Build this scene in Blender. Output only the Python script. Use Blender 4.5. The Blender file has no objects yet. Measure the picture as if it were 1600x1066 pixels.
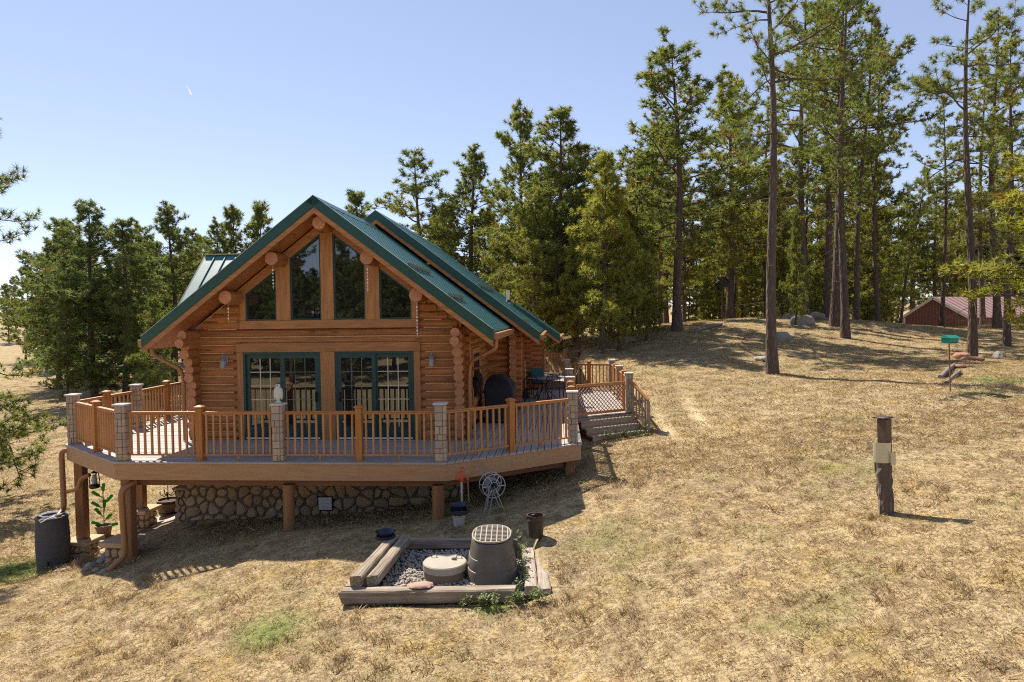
import bpy, bmesh, math, random
import numpy as np
from mathutils import Matrix, Vector
random.seed(7); np.random.seed(7)
R = math.radians
SC = bpy.context.scene
C = SC.collection
# ------------------------------------------------------------------ camera, sky, sun, exposure
FPX, PITCH, ROLL = 1067.0, R(2.04), R(0.7)
cam = bpy.data.cameras.new('camera'); camo = bpy.data.objects.new('camera', cam); C.objects.link(camo)
cam.sensor_width = 36.0; cam.lens = 36.0 * FPX / 1600; cam.clip_start = 0.1; cam.clip_end = 9000
camo.matrix_world = (Matrix.Rotation(math.pi/2 - PITCH, 4, 'X') @ Matrix.Rotation(-ROLL, 4, 'Z'))
SC.camera = camo
SUNV = Vector((-0.50, 0.67, 1.0)).normalized()          # towards the sun
world = bpy.data.worlds.new('World'); SC.world = world; world.use_nodes = True
wn = world.node_tree.nodes; wl = world.node_tree.links
sky = wn.new('ShaderNodeTexSky'); sky.sky_type = 'NISHITA'; sky.sun_disc = False
sky.sun_elevation = math.asin(SUNV.z); sky.sun_rotation = math.atan2(SUNV.x, SUNV.y)
sky.altitude = 2600; sky.air_density = 1.0; sky.dust_density = 0.35; sky.ozone_density = 4.0
wn['Background'].inputs[1].default_value = 0.15
tint = wn.new('ShaderNodeMix'); tint.data_type = 'RGBA'; tint.blend_type = 'MULTIPLY'; tint.inputs[0].default_value = 1.0; tint.inputs[7].default_value = (.174, .148, .159, 1)
gam = wn.new('ShaderNodeGamma'); gam.inputs[1].default_value = 0.64
gain = wn.new('ShaderNodeMix'); gain.data_type = 'RGBA'; gain.blend_type = 'MULTIPLY'; gain.inputs[0].default_value = 1.0; gain.inputs[7].default_value = (3.78, 3.75, 3.62, 1)
wl.new(sky.outputs[0], tint.inputs[6]); wl.new(tint.outputs[2], gam.inputs[0]); wl.new(gam.outputs[0], gain.inputs[6]); wl.new(gain.outputs[2], wn['Background'].inputs[0])
sun = bpy.data.lights.new('sun', 'SUN'); sun.energy = 4.4; sun.angle = R(0.53); sun.color = (1.0, 0.93, 0.82)
suno = bpy.data.objects.new('sun', sun); C.objects.link(suno)
suno.rotation_euler = (-SUNV).to_track_quat('-Z', 'Y').to_euler()
SC.view_settings.view_transform = 'Standard'; SC.view_settings.look = 'None'
SC.view_settings.exposure = 0.97; SC.view_settings.gamma = 1.0; SC.view_settings.use_curve_mapping = False
SC.render.engine = 'CYCLES'; SC.cycles.max_bounces = 6; SC.cycles.transparent_max_bounces = 8
SC.cycles.use_denoising = False; SC.cycles.sample_clamp_indirect = 3.0; SC.cycles.filter_width = 1.1

# ------------------------------------------------------------------ geometry of the photograph
def ray(px, py):
    u = (px-800)/FPX; v = (py-533)/FPX
    u2 = u*math.cos(ROLL)-v*math.sin(ROLL); v2 = u*math.sin(ROLL)+v*math.cos(ROLL)
    return Vector((u2, math.cos(PITCH)-v2*math.sin(PITCH), -math.sin(PITCH)-v2*math.cos(PITCH)))
def at(px, py, Y):
    d = ray(px, py); return d*(Y/d.y)
def project(P):
    P = np.asarray(P, float)
    d = P[..., 1]*math.cos(PITCH)-P[..., 2]*math.sin(PITCH)
    v2 = (-P[..., 1]*math.sin(PITCH)-P[..., 2]*math.cos(PITCH))/d; u2 = P[..., 0]/d
    return 800+FPX*(u2*math.cos(ROLL)+v2*math.sin(ROLL)), 533+FPX*(-u2*math.sin(ROLL)+v2*math.cos(ROLL)), d
TH = R(3.9)
HOUSE = Matrix.Translation((-4.38, 16.06, 0)) @ Matrix.Rotation(-TH, 4, 'Z')   # house frame: x = along front wall, y = into the house
ID = Matrix.Identity(4)
DECK = -2.85
def W(h, d, z=0): return HOUSE @ Vector((h, d, z))

# ------------------------------------------------------------------ mesh helpers
class MB:
    def __init__(s): s.v = []; s.f = []; s.m = []
    def add(s, vs, fs, m=0):
        n = len(s.v); s.v += [tuple(v) for v in vs]
        s.f += [tuple(i+n for i in f) for f in fs]; s.m += [m]*len(fs); return s
    def hexa(s, p, m=0):   # 8 points: bottom ring 0-3, top ring 4-7
        return s.add(p, [(3,2,1,0),(4,5,6,7),(0,1,5,4),(1,2,6,5),(2,3,7,6),(3,0,4,7)], m)
    def box(s, a, b, m=0):
        (x0,y0,z0),(x1,y1,z1) = a, b
        return s.hexa([(x0,y0,z0),(x1,y0,z0),(x1,y1,z0),(x0,y1,z0),(x0,y0,z1),(x1,y0,z1),(x1,y1,z1),(x0,y1,z1)], m)
    def cbox(s, c, size, M=None, m=0):
        x,y,z = [q/2 for q in size]; c = Vector(c)
        p = [Vector(q) for q in [(-x,-y,-z),(x,-y,-z),(x,y,-z),(-x,y,-z),(-x,-y,z),(x,-y,z),(x,y,z),(-x,y,z)]]
        if M is not None: p = [M @ q for q in p]
        return s.hexa([c+q for q in p], m)
    def bar(s, a, b, w, h, up=(0,0,1), m=0):
        a = Vector(a); b = Vector(b); t = (b-a).normalized(); up = Vector(up)
        x = t.cross(up)
        if x.length < 1e-4: x = t.cross(Vector((0,1,0)))
        x.normalize(); y = x.cross(t)
        P = []
        for q in (a, b):
            P.append([q - x*w/2 - y*h/2, q + x*w/2 - y*h/2, q + x*w/2 + y*h/2, q - x*w/2 + y*h/2])
        return s.add(P[0]+P[1], [(3,2,1,0),(4,5,6,7),(0,1,5,4),(1,2,6,5),(2,3,7,6),(3,0,4,7)], m)
    def tube(s, pts, rad, n=8, caps=True, m=0, mc=None, sy=1.0):
        pts = [Vector(p) for p in pts]; k = len(pts)
        if not hasattr(rad, '__len__'): rad = [rad]*k
        base = len(s.v); prev = None
        for i, p in enumerate(pts):
            t = (pts[min(i+1,k-1)]-pts[max(i-1,0)]).normalized()
            if prev is None:
                x = t.cross(Vector((0,0,1)))
                if x.length < 1e-3: x = t.cross(Vector((0,1,0)))
            else: x = prev - t*prev.dot(t)
            x.normalize(); prev = x; y = t.cross(x)
            for j in range(n):
                a = 2*math.pi*j/n
                s.v.append(tuple(p + (x*math.cos(a) + y*math.sin(a)*sy)*rad[i]))
        for i in range(k-1):
            for j in range(n):
                a = base+i*n+j; b = base+i*n+(j+1)%n
                s.f.append((a, b, b+n, a+n)); s.m.append(m)
        if caps:
            mc = m if mc is None else mc
            s.f.append(tuple(base+j for j in reversed(range(n)))); s.m.append(mc)
            s.f.append(tuple(base+(k-1)*n+j for j in range(n))); s.m.append(mc)
        return s
    def lathe(s, prof, c=(0,0,0), n=20, rx=1, ry=1, m=0, cap=True, pw=2.0):
        base = len(s.v); k = len(prof)
        for r, z in prof:
            for j in range(n):
                a = 2*math.pi*j/n; ca, sa = math.cos(a), math.sin(a)
                q = (abs(ca)**pw + abs(sa)**pw)**(-1/pw)
                s.v.append((c[0]+r*rx*ca*q, c[1]+r*ry*sa*q, c[2]+z))
        for i in range(k-1):
            for j in range(n):
                a = base+i*n+j; b = base+i*n+(j+1)%n
                s.f.append((a, b, b+n, a+n)); s.m.append(m)
        if cap:
            s.f.append(tuple(base+j for j in reversed(range(n)))); s.m.append(m)
            s.f.append(tuple(base+(k-1)*n+j for j in range(n))); s.m.append(m)
        return s
    def prism(s, poly, d0, d1, axis='y', m=0):   # polygon in the plane normal to axis
        n = len(poly)
        def P(a, b, d): return {'y': (a, d, b), 'z': (a, b, d), 'x': (d, a, b)}[axis]
        v = [P(a,b,d0) for a,b in poly]+[P(a,b,d1) for a,b in poly]
        f = [tuple(range(n)), tuple(range(2*n-1, n-1, -1))]+[(i, i+n, (i+1)%n+n, (i+1)%n) for i in range(n)]
        return s.add(v, f, m)
    def blob(s, c, r, seed=0, amp=.18, n=2, flat=None, m=0):
        bm = bmesh.new(); bmesh.ops.create_icosphere(bm, subdivisions=n, radius=1)
        rr = random.Random(seed); ph = [rr.uniform(0,6) for _ in range(6)]
        vs = []
        for v in bm.verts:
            q = v.co
            k = 1+amp*(math.sin(2.3*q.x+ph[0])+math.sin(2.9*q.y+ph[1])+math.sin(2.6*q.z+ph[2])+.6*math.sin(6*q.x+ph[3])*math.sin(5*q.y+ph[4]))/2
            z = q.z*k
            if flat is not None: z = max(min(z, flat), -flat)
            vs.append((c[0]+q.x*k*r[0], c[1]+q.y*k*r[1], c[2]+z*r[2]))
        fs = [tuple(v.index for v in f.verts) for f in bm.faces]; bm.free()
        return s.add(vs, fs, m)
    def mesh(s, name, mats, M=None, smooth=False, bevel=0):
        me = bpy.data.meshes.new(name)
        vs = s.v if M is None else [tuple(M @ Vector(v)) for v in s.v]
        me.from_pydata(vs, [], s.f)
        if not isinstance(mats, (list, tuple)): mats = [mats]
        for q in mats: me.materials.append(q)
        if len(mats) > 1: me.polygons.foreach_set('material_index', s.m)
        bm = bmesh.new(); bm.from_mesh(me)
        bmesh.ops.recalc_face_normals(bm, faces=bm.faces)
        if bevel: bmesh.ops.bevel(bm, geom=list(bm.edges), offset=bevel, segments=1, affect='EDGES', clamp_overlap=True)
        bm.to_mesh(me); bm.free()
        if smooth:
            me.polygons.foreach_set('use_smooth', [True]*len(me.polygons))
            try: me.set_sharp_from_angle(angle=R(40))
            except Exception: pass
        me.update(); return me
WM = {}
def tag(o, label, cat, group=None, kind=None):
    o['label'] = label; o['category'] = cat
    if group: o['group'] = group
    if kind: o['kind'] = kind
    return o
def thing(name, label, cat, loc=(0,0,0), rz=0.0, group=None):
    o = bpy.data.objects.new(name, None); C.objects.link(o); o.empty_display_size = .2
    o.location = loc; o.rotation_euler = (0,0,rz)
    WM[o.name] = Matrix.Translation(loc) @ Matrix.Rotation(rz, 4, 'Z')
    return tag(o, label, cat, group)
def root_of(o):
    while o.parent: o = o.parent
    return o
def part(name, mb, mat, parent, frame=None, smooth=False, bevel=0, label=None):
    """mb is in the frame given (default: the thing's own frame)"""
    M = None
    if frame is not None: M = WM[root_of(parent).name].inverted() @ frame
    o = bpy.data.objects.new(name, mb.mesh(name, mat, M, smooth, bevel)); C.objects.link(o); o.parent = parent
    if label: o['label'] = label
    return o
def inst(name, me, parent, loc=(0,0,0), rot=(0,0,0), sc=(1,1,1)):
    o = bpy.data.objects.new(name, me); C.objects.link(o); o.parent = parent
    o.location = loc; o.rotation_euler = rot; o.scale = sc; return o
def solo(name, mb, mat, label, cat, loc=None, rz=0, smooth=False, bevel=0, group=None, frame=None):
    o = bpy.data.objects.new(name, mb.mesh(name, mat, frame, smooth, bevel)); C.objects.link(o)
    if loc is not None: o.location = loc; o.rotation_euler = (0,0,rz)
    return tag(o, label, cat, group)
def structure(name, me):
    o = bpy.data.objects.new(name, me); C.objects.link(o); o['kind'] = 'structure'; return o

# ------------------------------------------------------------------ materials
class NT:
    def __init__(s, name):
        s.m = bpy.data.materials.new(name); s.m.use_nodes = True; s.t = s.m.node_tree; s.t.nodes.clear()
    def n(s, typ, ins=None, **kw):
        q = s.t.nodes.new(typ)
        for k, v in kw.items(): setattr(q, k, v)
        for k, v in (ins or {}).items():
            if isinstance(v, bpy.types.NodeSocket): s.t.links.new(v, q.inputs[k])
            else: q.inputs[k].default_value = v
        return q
    def mix(s, f, a, b, bt='MIX'):
        q = s.t.nodes.new('ShaderNodeMix'); q.data_type = 'RGBA'; q.blend_type = bt
        for k, v in ((0, f), (6, a), (7, b)):
            if isinstance(v, bpy.types.NodeSocket): s.t.links.new(v, q.inputs[k])
            else: q.inputs[k].default_value = v if k == 0 else (tuple(v)+(1,))[:4]
        return q.outputs[2]
    def ramp(s, f, stops):
        q = s.t.nodes.new('ShaderNodeValToRGB'); e = q.color_ramp.elements
        while len(e) < len(stops): e.new(.5)
        for i, (p, c) in enumerate(stops):
            e[i].position = p; e[i].color = (c if hasattr(c, '__len__') else (c,c,c))+(1,) if not hasattr(c, '__len__') or len(c) == 3 else c
        s.t.links.new(f, q.inputs[0]); return q.outputs[0]
    def noise(s, vec, scale, detail=4, rough=.55):
        return s.n('ShaderNodeTexNoise', {'Vector': vec, 'Scale': scale, 'Detail': detail, 'Roughness': rough}).outputs[0]
    def coords(s, kind='Object', scale=(1,1,1)):
        v = s.n('ShaderNodeTexCoord').outputs[kind]
        return s.n('ShaderNodeMapping', {'Vector': v, 'Scale': scale}).outputs[0]
    def math(s, op, a, b=0.0, clamp=False):
        q = s.t.nodes.new('ShaderNodeMath'); q.operation = op; q.use_clamp = clamp
        for i, v in enumerate((a, b)):
            if isinstance(v, bpy.types.NodeSocket): s.t.links.new(v, q.inputs[i])
            else: q.inputs[i].default_value = v
        return q.outputs[0]
    def done(s, color, rough=.6, bump=None, bstr=.3, bdist=.01, metal=0, spec=.5, **extra):
        b = s.n('ShaderNodeBsdfPrincipled', {'Metallic': metal, 'Specular IOR Level': spec})
        for k, v in (('Base Color', color), ('Roughness', rough)):
            if isinstance(v, bpy.types.NodeSocket): s.t.links.new(v, b.inputs[k])
            else: b.inputs[k].default_value = v if k == 'Roughness' else (tuple(v)+(1,))[:4]
        for k, v in extra.items(): b.inputs[k.replace('_', ' ')].default_value = v
        if bump is not None:
            bn = s.n('ShaderNodeBump', {'Height': bump, 'Strength': bstr, 'Distance': bdist}); s.t.links.new(bn.outputs[0], b.inputs['Normal'])
        o = s.n('ShaderNodeOutputMaterial'); s.t.links.new(b.outputs[0], o.inputs[0]); return s.m
def mul(c, k): return tuple(min(1, q*k) for q in c)
def plain(name, col, rough=.6, metal=0, var=.25, scale=6, spec=.5, bump=.15):
    t = NT(name); v = t.coords()
    n = t.noise(v, scale, 5); n2 = t.noise(v, scale*7, 3)
    c = t.mix(n, mul(col, 1-var), mul(col, 1+var))
    return t.done(c, rough, n2, bump, .01, metal, spec)
def wood(name, col, grain=(1,12,12), var=.35, rough=.55, objvar=.25, dark=None, spec=.4, bump=.35, weather=None, knots=False):
    t = NT(name); v = t.coords('Object', grain)
    oi = t.n('ShaderNodeObjectInfo').outputs['Random']
    w4 = t.n('ShaderNodeTexNoise', {'Vector': v, 'Scale': 2.2, 'Detail': 6.0, 'Roughness': .62, 'W': t.math('MULTIPLY', oi, 37.0)}, noise_dimensions='4D').outputs[0]
    fine = t.noise(v, 9, 4)
    c = t.mix(t.ramp(w4, [(.3, 0.0), (.72, 1.0)]), mul(col, 1-var), mul(col, 1+var))
    c = t.mix(t.math('MULTIPLY', fine, .35), c, mul(dark or col, .45))
    if knots:
        vo = t.n('ShaderNodeTexVoronoi', {'Vector': t.coords('Object', (1.1, 4.5, 4.5)), 'Scale': 1.0}).outputs[0]
        c = t.mix(t.ramp(vo, [(.05, .85), (.16, 0.0)]), c, mul(col, .30))
        ck = t.noise(t.coords('Object', (.35, 14, 14)), 2.6, 3, .5); c = t.mix(t.ramp(ck, [(.66, 0.0), (.70, .7)]), c, mul(col, .22))
    if weather is not None:
        big = t.noise(t.coords('Object', (1,1,1)), 1.7, 5)
        c = t.mix(t.ramp(big, [(.45, 0.0), (.75, .8)]), c, weather)
    k = t.math('ADD', t.math('MULTIPLY', oi, objvar), 1-objvar/2)
    c = t.mix(1.0, c, t.n('ShaderNodeCombineColor', {0: k, 1: k, 2: k}).outputs[0], 'MULTIPLY')
    return t.done(c, rough, fine, bump, .006, 0, spec)
LOGC = (.43, .168, .050)
M_LOGX = wood('log_along_front', LOGC, (.7, 10, 10), var=.5, objvar=.35, knots=True)
M_LOGY = wood('log_along_side', LOGC, (9, .8, 9))
M_END = wood('log_end_grain', (.52, .23, .105), (9, 9, 9), objvar=.2, var=.25)
M_TRIM = wood('trim_board_flat', (.44, .195, .068), (1, 9, 9), objvar=.12, bump=.15)
M_TRIMV = wood('trim_board_upright', (.46, .205, .070), (9, 9, .8), objvar=.12, bump=.15)
M_CHINK = plain('chinking', (.50, .27, .11), .8)
M_CAULK = plain('caulk', (.66, .40, .17), .6, 0, .1)
M_SOFFIT = wood('soffit_boards', (.42, .17, .06), (8, .8, 8), objvar=.25, bump=.12)
M_RAIL = wood('rail_wood', (.47, .20, .065), (1.2, 10, 10), objvar=.15, var=.2)
M_BAL = wood('baluster_wood', (.50, .24, .085), (10, 10, 1), objvar=.2, var=.2)
M_POST = wood('post_wood', (.46, .18, .038), (9, 9, .8), objvar=.12, var=.2)
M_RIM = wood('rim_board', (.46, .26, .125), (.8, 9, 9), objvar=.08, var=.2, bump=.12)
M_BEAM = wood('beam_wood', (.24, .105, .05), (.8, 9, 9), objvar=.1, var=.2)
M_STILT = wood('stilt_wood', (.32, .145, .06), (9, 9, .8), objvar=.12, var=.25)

M_DECKX = wood('deck_board_x', (.42, .37, .33), (.7, 12, 12), objvar=.22, var=.22, rough=.7, weather=(.30,.26,.24))
M_DECKY = wood('deck_board_y', (.42, .37, .33), (12, .7, 12), objvar=.22, var=.22, rough=.7, weather=(.30,.26,.24))
M_TREAD = wood('tread_wood', (.38, .28, .19), (.7, 10, 10), objvar=.15, rough=.75)
M_TIMBER = wood('old_timber', (.33,.26,.19), (11, .45, 11), objvar=.3, rough=.9, var=.75, bump=1.0, weather=(.17,.125,.09))
M_TIMBERX = wood('old_timber_x', (.24, .19, .15), (.6, 9, 9), objvar=.2, rough=.85, var=.5, bump=.9, weather=(.14,.11,.09))
M_ROTTEN = wood('rotten_plank', (.42, .34, .26), (10, .5, 10), objvar=.2, rough=.9, var=.5, bump=1.0)
def roofmat(name, col):
    t = NT(name); v = t.coords(); n = t.noise(v, 1.3, 5); n2 = t.noise(v, 22, 3)
    c = t.mix(n, mul(col, .85), mul(col, 1.2)); c = t.mix(t.ramp(n2, [(.5, 0.0), (.9, .25)]), c, (.08, .14, .13))
    return t.done(c, t.ramp(n2, [(.2, .40), (.8, .50)]), n, .10, .02, .0, .6, Coat_Weight=.28, Coat_Roughness=.42, Coat_IOR=1.6)
M_ROOF = roofmat('green_metal_roof', (.018, .125, .115))
M_FASC = plain('green_fascia_metal', (.014, .066, .050), .35, 0, .15)
M_GLINT = plain('painted_rake_highlight', (.45,.55,.50), .35, .2, .1)  # pale colour painting the sun's highlight on the rake edge
M_GFRAME = plain('green_window_frame', (.012, .058, .058), .35, 0, .15)
def glassmat():
    t = NT('window_glass'); n = t.noise(t.coords('Object', (1,1,1)), 1.1, 2)
    bn = t.n('ShaderNodeBump', {'Height': n, 'Strength': .05, 'Distance': .02})
    g = t.n('ShaderNodeBsdfGlossy', {'Color': (.72,.78,.80,1), 'Roughness': .012, 'Normal': bn.outputs[0]})
    d = t.n('ShaderNodeBsdfDiffuse', {'Color': (.012,.013,.013,1)})
    fr = t.n('ShaderNodeFresnel', {'IOR': 1.9})
    fac = t.math('ADD', t.math('MULTIPLY', fr.outputs[0], .7), .10, True)
    mx = t.n('ShaderNodeMixShader', {0: fac, 1: d.outputs[0], 2: g.outputs[0]})
    o = t.n('ShaderNodeOutputMaterial'); t.t.links.new(mx.outputs[0], o.inputs[0]); return t.m
M_GLASS = glassmat()
M_MUNTIN = plain('pale_muntin', (.62, .55, .36), .5, 0, .05)
def stonemat(name, cols, scale=5, rough=.85):
    t = NT(name); oi = t.n('ShaderNodeObjectInfo').outputs['Random']; v = t.coords()
    n = t.noise(v, scale, 6, .65); n2 = t.noise(v, scale*6, 4)
    q = t.t.nodes.new('ShaderNodeValToRGB'); e = q.color_ramp.elements
    while len(e) < len(cols): e.new(.5)
    for i, c in enumerate(cols): e[i].position = i/(len(cols)-1); e[i].color = c+(1,)
    t.t.links.new(oi, q.inputs[0])
    c = t.mix(t.math('MULTIPLY', n, .55), q.outputs[0], (.16,.12,.09)); c = t.mix(t.math('MULTIPLY', n2, .3), c, (.55,.48,.40))
    return t.done(c, rough, n2, .5, .012)
M_PSTONE = stonemat('pillar_stone', [(.40,.29,.20),(.60,.47,.33),(.46,.29,.18),(.36,.30,.25),(.60,.44,.22),(.38,.25,.17)])
M_RSTONE = stonemat('river_stone', [(.54,.33,.13),(.62,.42,.18),(.36,.23,.12),(.64,.45,.21),(.42,.31,.20),(.58,.33,.11)])
M_MORTAR = plain('mortar', (.19,.15,.115), .95, 0, .3, 9)
M_CAP = plain('capstone', (.50,.45,.40), .8, 0, .2, 8)
M_SLAB = plain('sandstone_slab', (.47,.33,.19), .85, 0, .25, 6)
M_BLACK = plain('black_plastic', (.012,.012,.014), .4, 0, .3)
M_DARKMET = plain('dark_metal', (.03,.027,.025), .45, .6, .3)
M_GALV = plain('galvanised', (.45,.46,.47), .4, .7, .15)
M_WHITE = plain('white_paint', (.72,.72,.70), .5, 0, .08)
M_GUTTER = plain('copper_brown_gutter', (.33,.15,.055), .4, .1, .15)
M_PEWTER = plain('pewter', (.30,.29,.30), .5, .4, .2)
M_BARREL = plain('barrel_plastic', (.085,.075,.075), .75, 0, .2, 10)
M_TANK = plain('weathered_tank_plastic', (.115,.095,.075), .5, 0, .45, 4)
M_TANKLID = plain('tank_lid_rib', (.36,.30,.23), .7, 0, .2)
M_CONC = plain('concrete_lid', (.37,.325,.255), .85, 0, .25, 8)
M_RISER = plain('brown_riser', (.17,.12,.085), .7, 0, .25, 5)
M_BUCKET = plain('brown_bucket', (.055,.035,.022), .5, 0, .25)
M_RED = plain('red_enamel', (.50,.065,.035), .45, 0, .15)
M_BLUEBOWL = plain('dark_blue_bowl', (.012,.018,.035), .25, 0, .2)
M_RUBBER = plain('tyre_rubber', (.02,.02,.021), .8, 0, .2)
M_TEAL = plain('teal_paint', (.01,.22,.17), .45, 0, .12)
M_TEALFAB = plain('teal_cushion', (.02,.09,.095), .85, 0, .2)
M_REDROCK = plain('red_rock', (.34,.165,.105), .9, 0, .3, 3, bump=.6)
M_ROCK = plain('grey_rock', (.30,.27,.24), .9, 0, .35, 2.5, bump=.7)
M_BOXBROWN = plain('brown_box_paint', (.085,.05,.032), .55, 0, .2)
M_SHEET = plain('cream_sheet_metal', (.58,.52,.33), .45, .1, .12)
M_TERRA = plain('clay_pot', (.20,.10,.065), .7, 0, .25)
M_SOIL = plain('soil', (.07,.045,.03), .95, 0, .4, 20)
M_RUST = plain('rusty_metal', (.30,.13,.05), .7, .3, .3)
M_STAVE = wood('barrel_stave', (.19,.10,.055), (9,9,.8), objvar=.2)
M_BARN = plain('barn_red_siding', (.20,.085,.072), .55, 0, .15, 1.5)
M_BARNROOF = plain('barn_roof_metal', (.58,.36,.32), .5, 0, .1, .8)
M_BARNTRIM = plain('barn_white_trim', (.62,.60,.58), .55, 0, .08)
M_GLTABLE = plain('glass_table_top', (.30,.34,.36), .12, 0, .1)
M_COVER = plain('black_grill_cover', (.010,.010,.012), .6, 0, .3, 5, bump=.5)
M_BIRD = plain('painted_bird_white', (.62,.58,.52), .6, 0, .2, 25)
M_BIRDDK = plain('painted_bird_dark', (.06,.05,.045), .6, 0, .3, 25)
M_HOSE = plain('blue_grey_hose', (.19,.215,.235), .5, 0, .15)
def greenglass():
    t = NT('green_bottle_glass')
    b = t.n('ShaderNodeBsdfPrincipled', {'Base Color': (.03,.16,.015,1), 'Roughness': .10})
    tr = t.n('ShaderNodeBsdfTranslucent', {'Color': (.10,.36,.02,1)})
    mx = t.n('ShaderNodeMixShader', {0: .55, 1: b.outputs[0], 2: tr.outputs[0]})
    o = t.n('ShaderNodeOutputMaterial'); t.t.links.new(mx.outputs[0], o.inputs[0]); return t.m
M_BOTTLE = greenglass()
def barkmat(name, a, b):
    t = NT(name); v = t.coords('Object', (5,5,1.1)); n = t.noise(v, 2.2, 7, .7); vo = t.n('ShaderNodeTexVoronoi', {'Vector': v, 'Scale': 2.6}).outputs[0]
    c = t.mix(n, a, b); c = t.mix(t.ramp(vo, [(.0, 0.0), (.5, .75)]), c, mul(a, .45))
    return t.done(c, .92, vo, .9, .05)
M_BARK = barkmat('pine_bark', (.115,.082,.066), (.32,.205,.145))
M_STUMPWOOD = barkmat('weathered_post_bark', (.14,.105,.08), (.38,.30,.23))
M_DEADWOOD = plain('dead_branch', (.20,.175,.15), .9, 0, .25)
def foliage(name, lo, hi, warm, trans=.38):
    t = NT(name)
    a = t.n('ShaderNodeAttribute', attribute_name='tint').outputs['Fac']
    w = t.n('ShaderNodeAttribute', attribute_name='dry').outputs['Fac']
    oi = t.n('ShaderNodeAttribute', attribute_name='leaf_warm', attribute_type='OBJECT').outputs['Fac']
    c = t.mix(a, lo, hi)
    c = t.mix(t.math('MULTIPLY', oi, t.math('ADD', t.math('MULTIPLY', a, .7), .35), True), c, warm)
    c = t.mix(w, c, (.27, .135, .035))
    d = t.n('ShaderNodeBsdfPrincipled', {'Base Color': c, 'Roughness': .5, 'Specular IOR Level': .35})
    tr = t.n('ShaderNodeBsdfTranslucent', {'Color': t.mix(1.0, c, (1.0, 1.0, .55), 'MULTIPLY')})
    mx = t.n('ShaderNodeMixShader', {0: trans, 1: d.outputs[0], 2: tr.outputs[0]})
    o = t.n('ShaderNodeOutputMaterial'); t.t.links.new(mx.outputs[0], o.inputs[0]); return t.m
M_NEEDLE = foliage('pine_needles', (.056,.094,.040), (.200,.262,.092), (.42,.39,.070), .50)
M_WEED = foliage('weed_leaves', (.13,.17,.06), (.27,.31,.10), (.3,.3,.05))
GREEN_SPOTS = [(at(35,885,15.3), 1.5), (at(425,960,9.3), .75), (at(770,940,9.6), .4), (at(1560,580,20), 1.3)]
TRACKS = [(Vector(at(1022,604,22)).to_3d()*1, Vector(at(1064,655,17.0))), (Vector(at(1066,604,22.5)), Vector(at(1126,645,17.6)))]
for a_, b_ in TRACKS: a_.z = b_.z = 0
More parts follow.
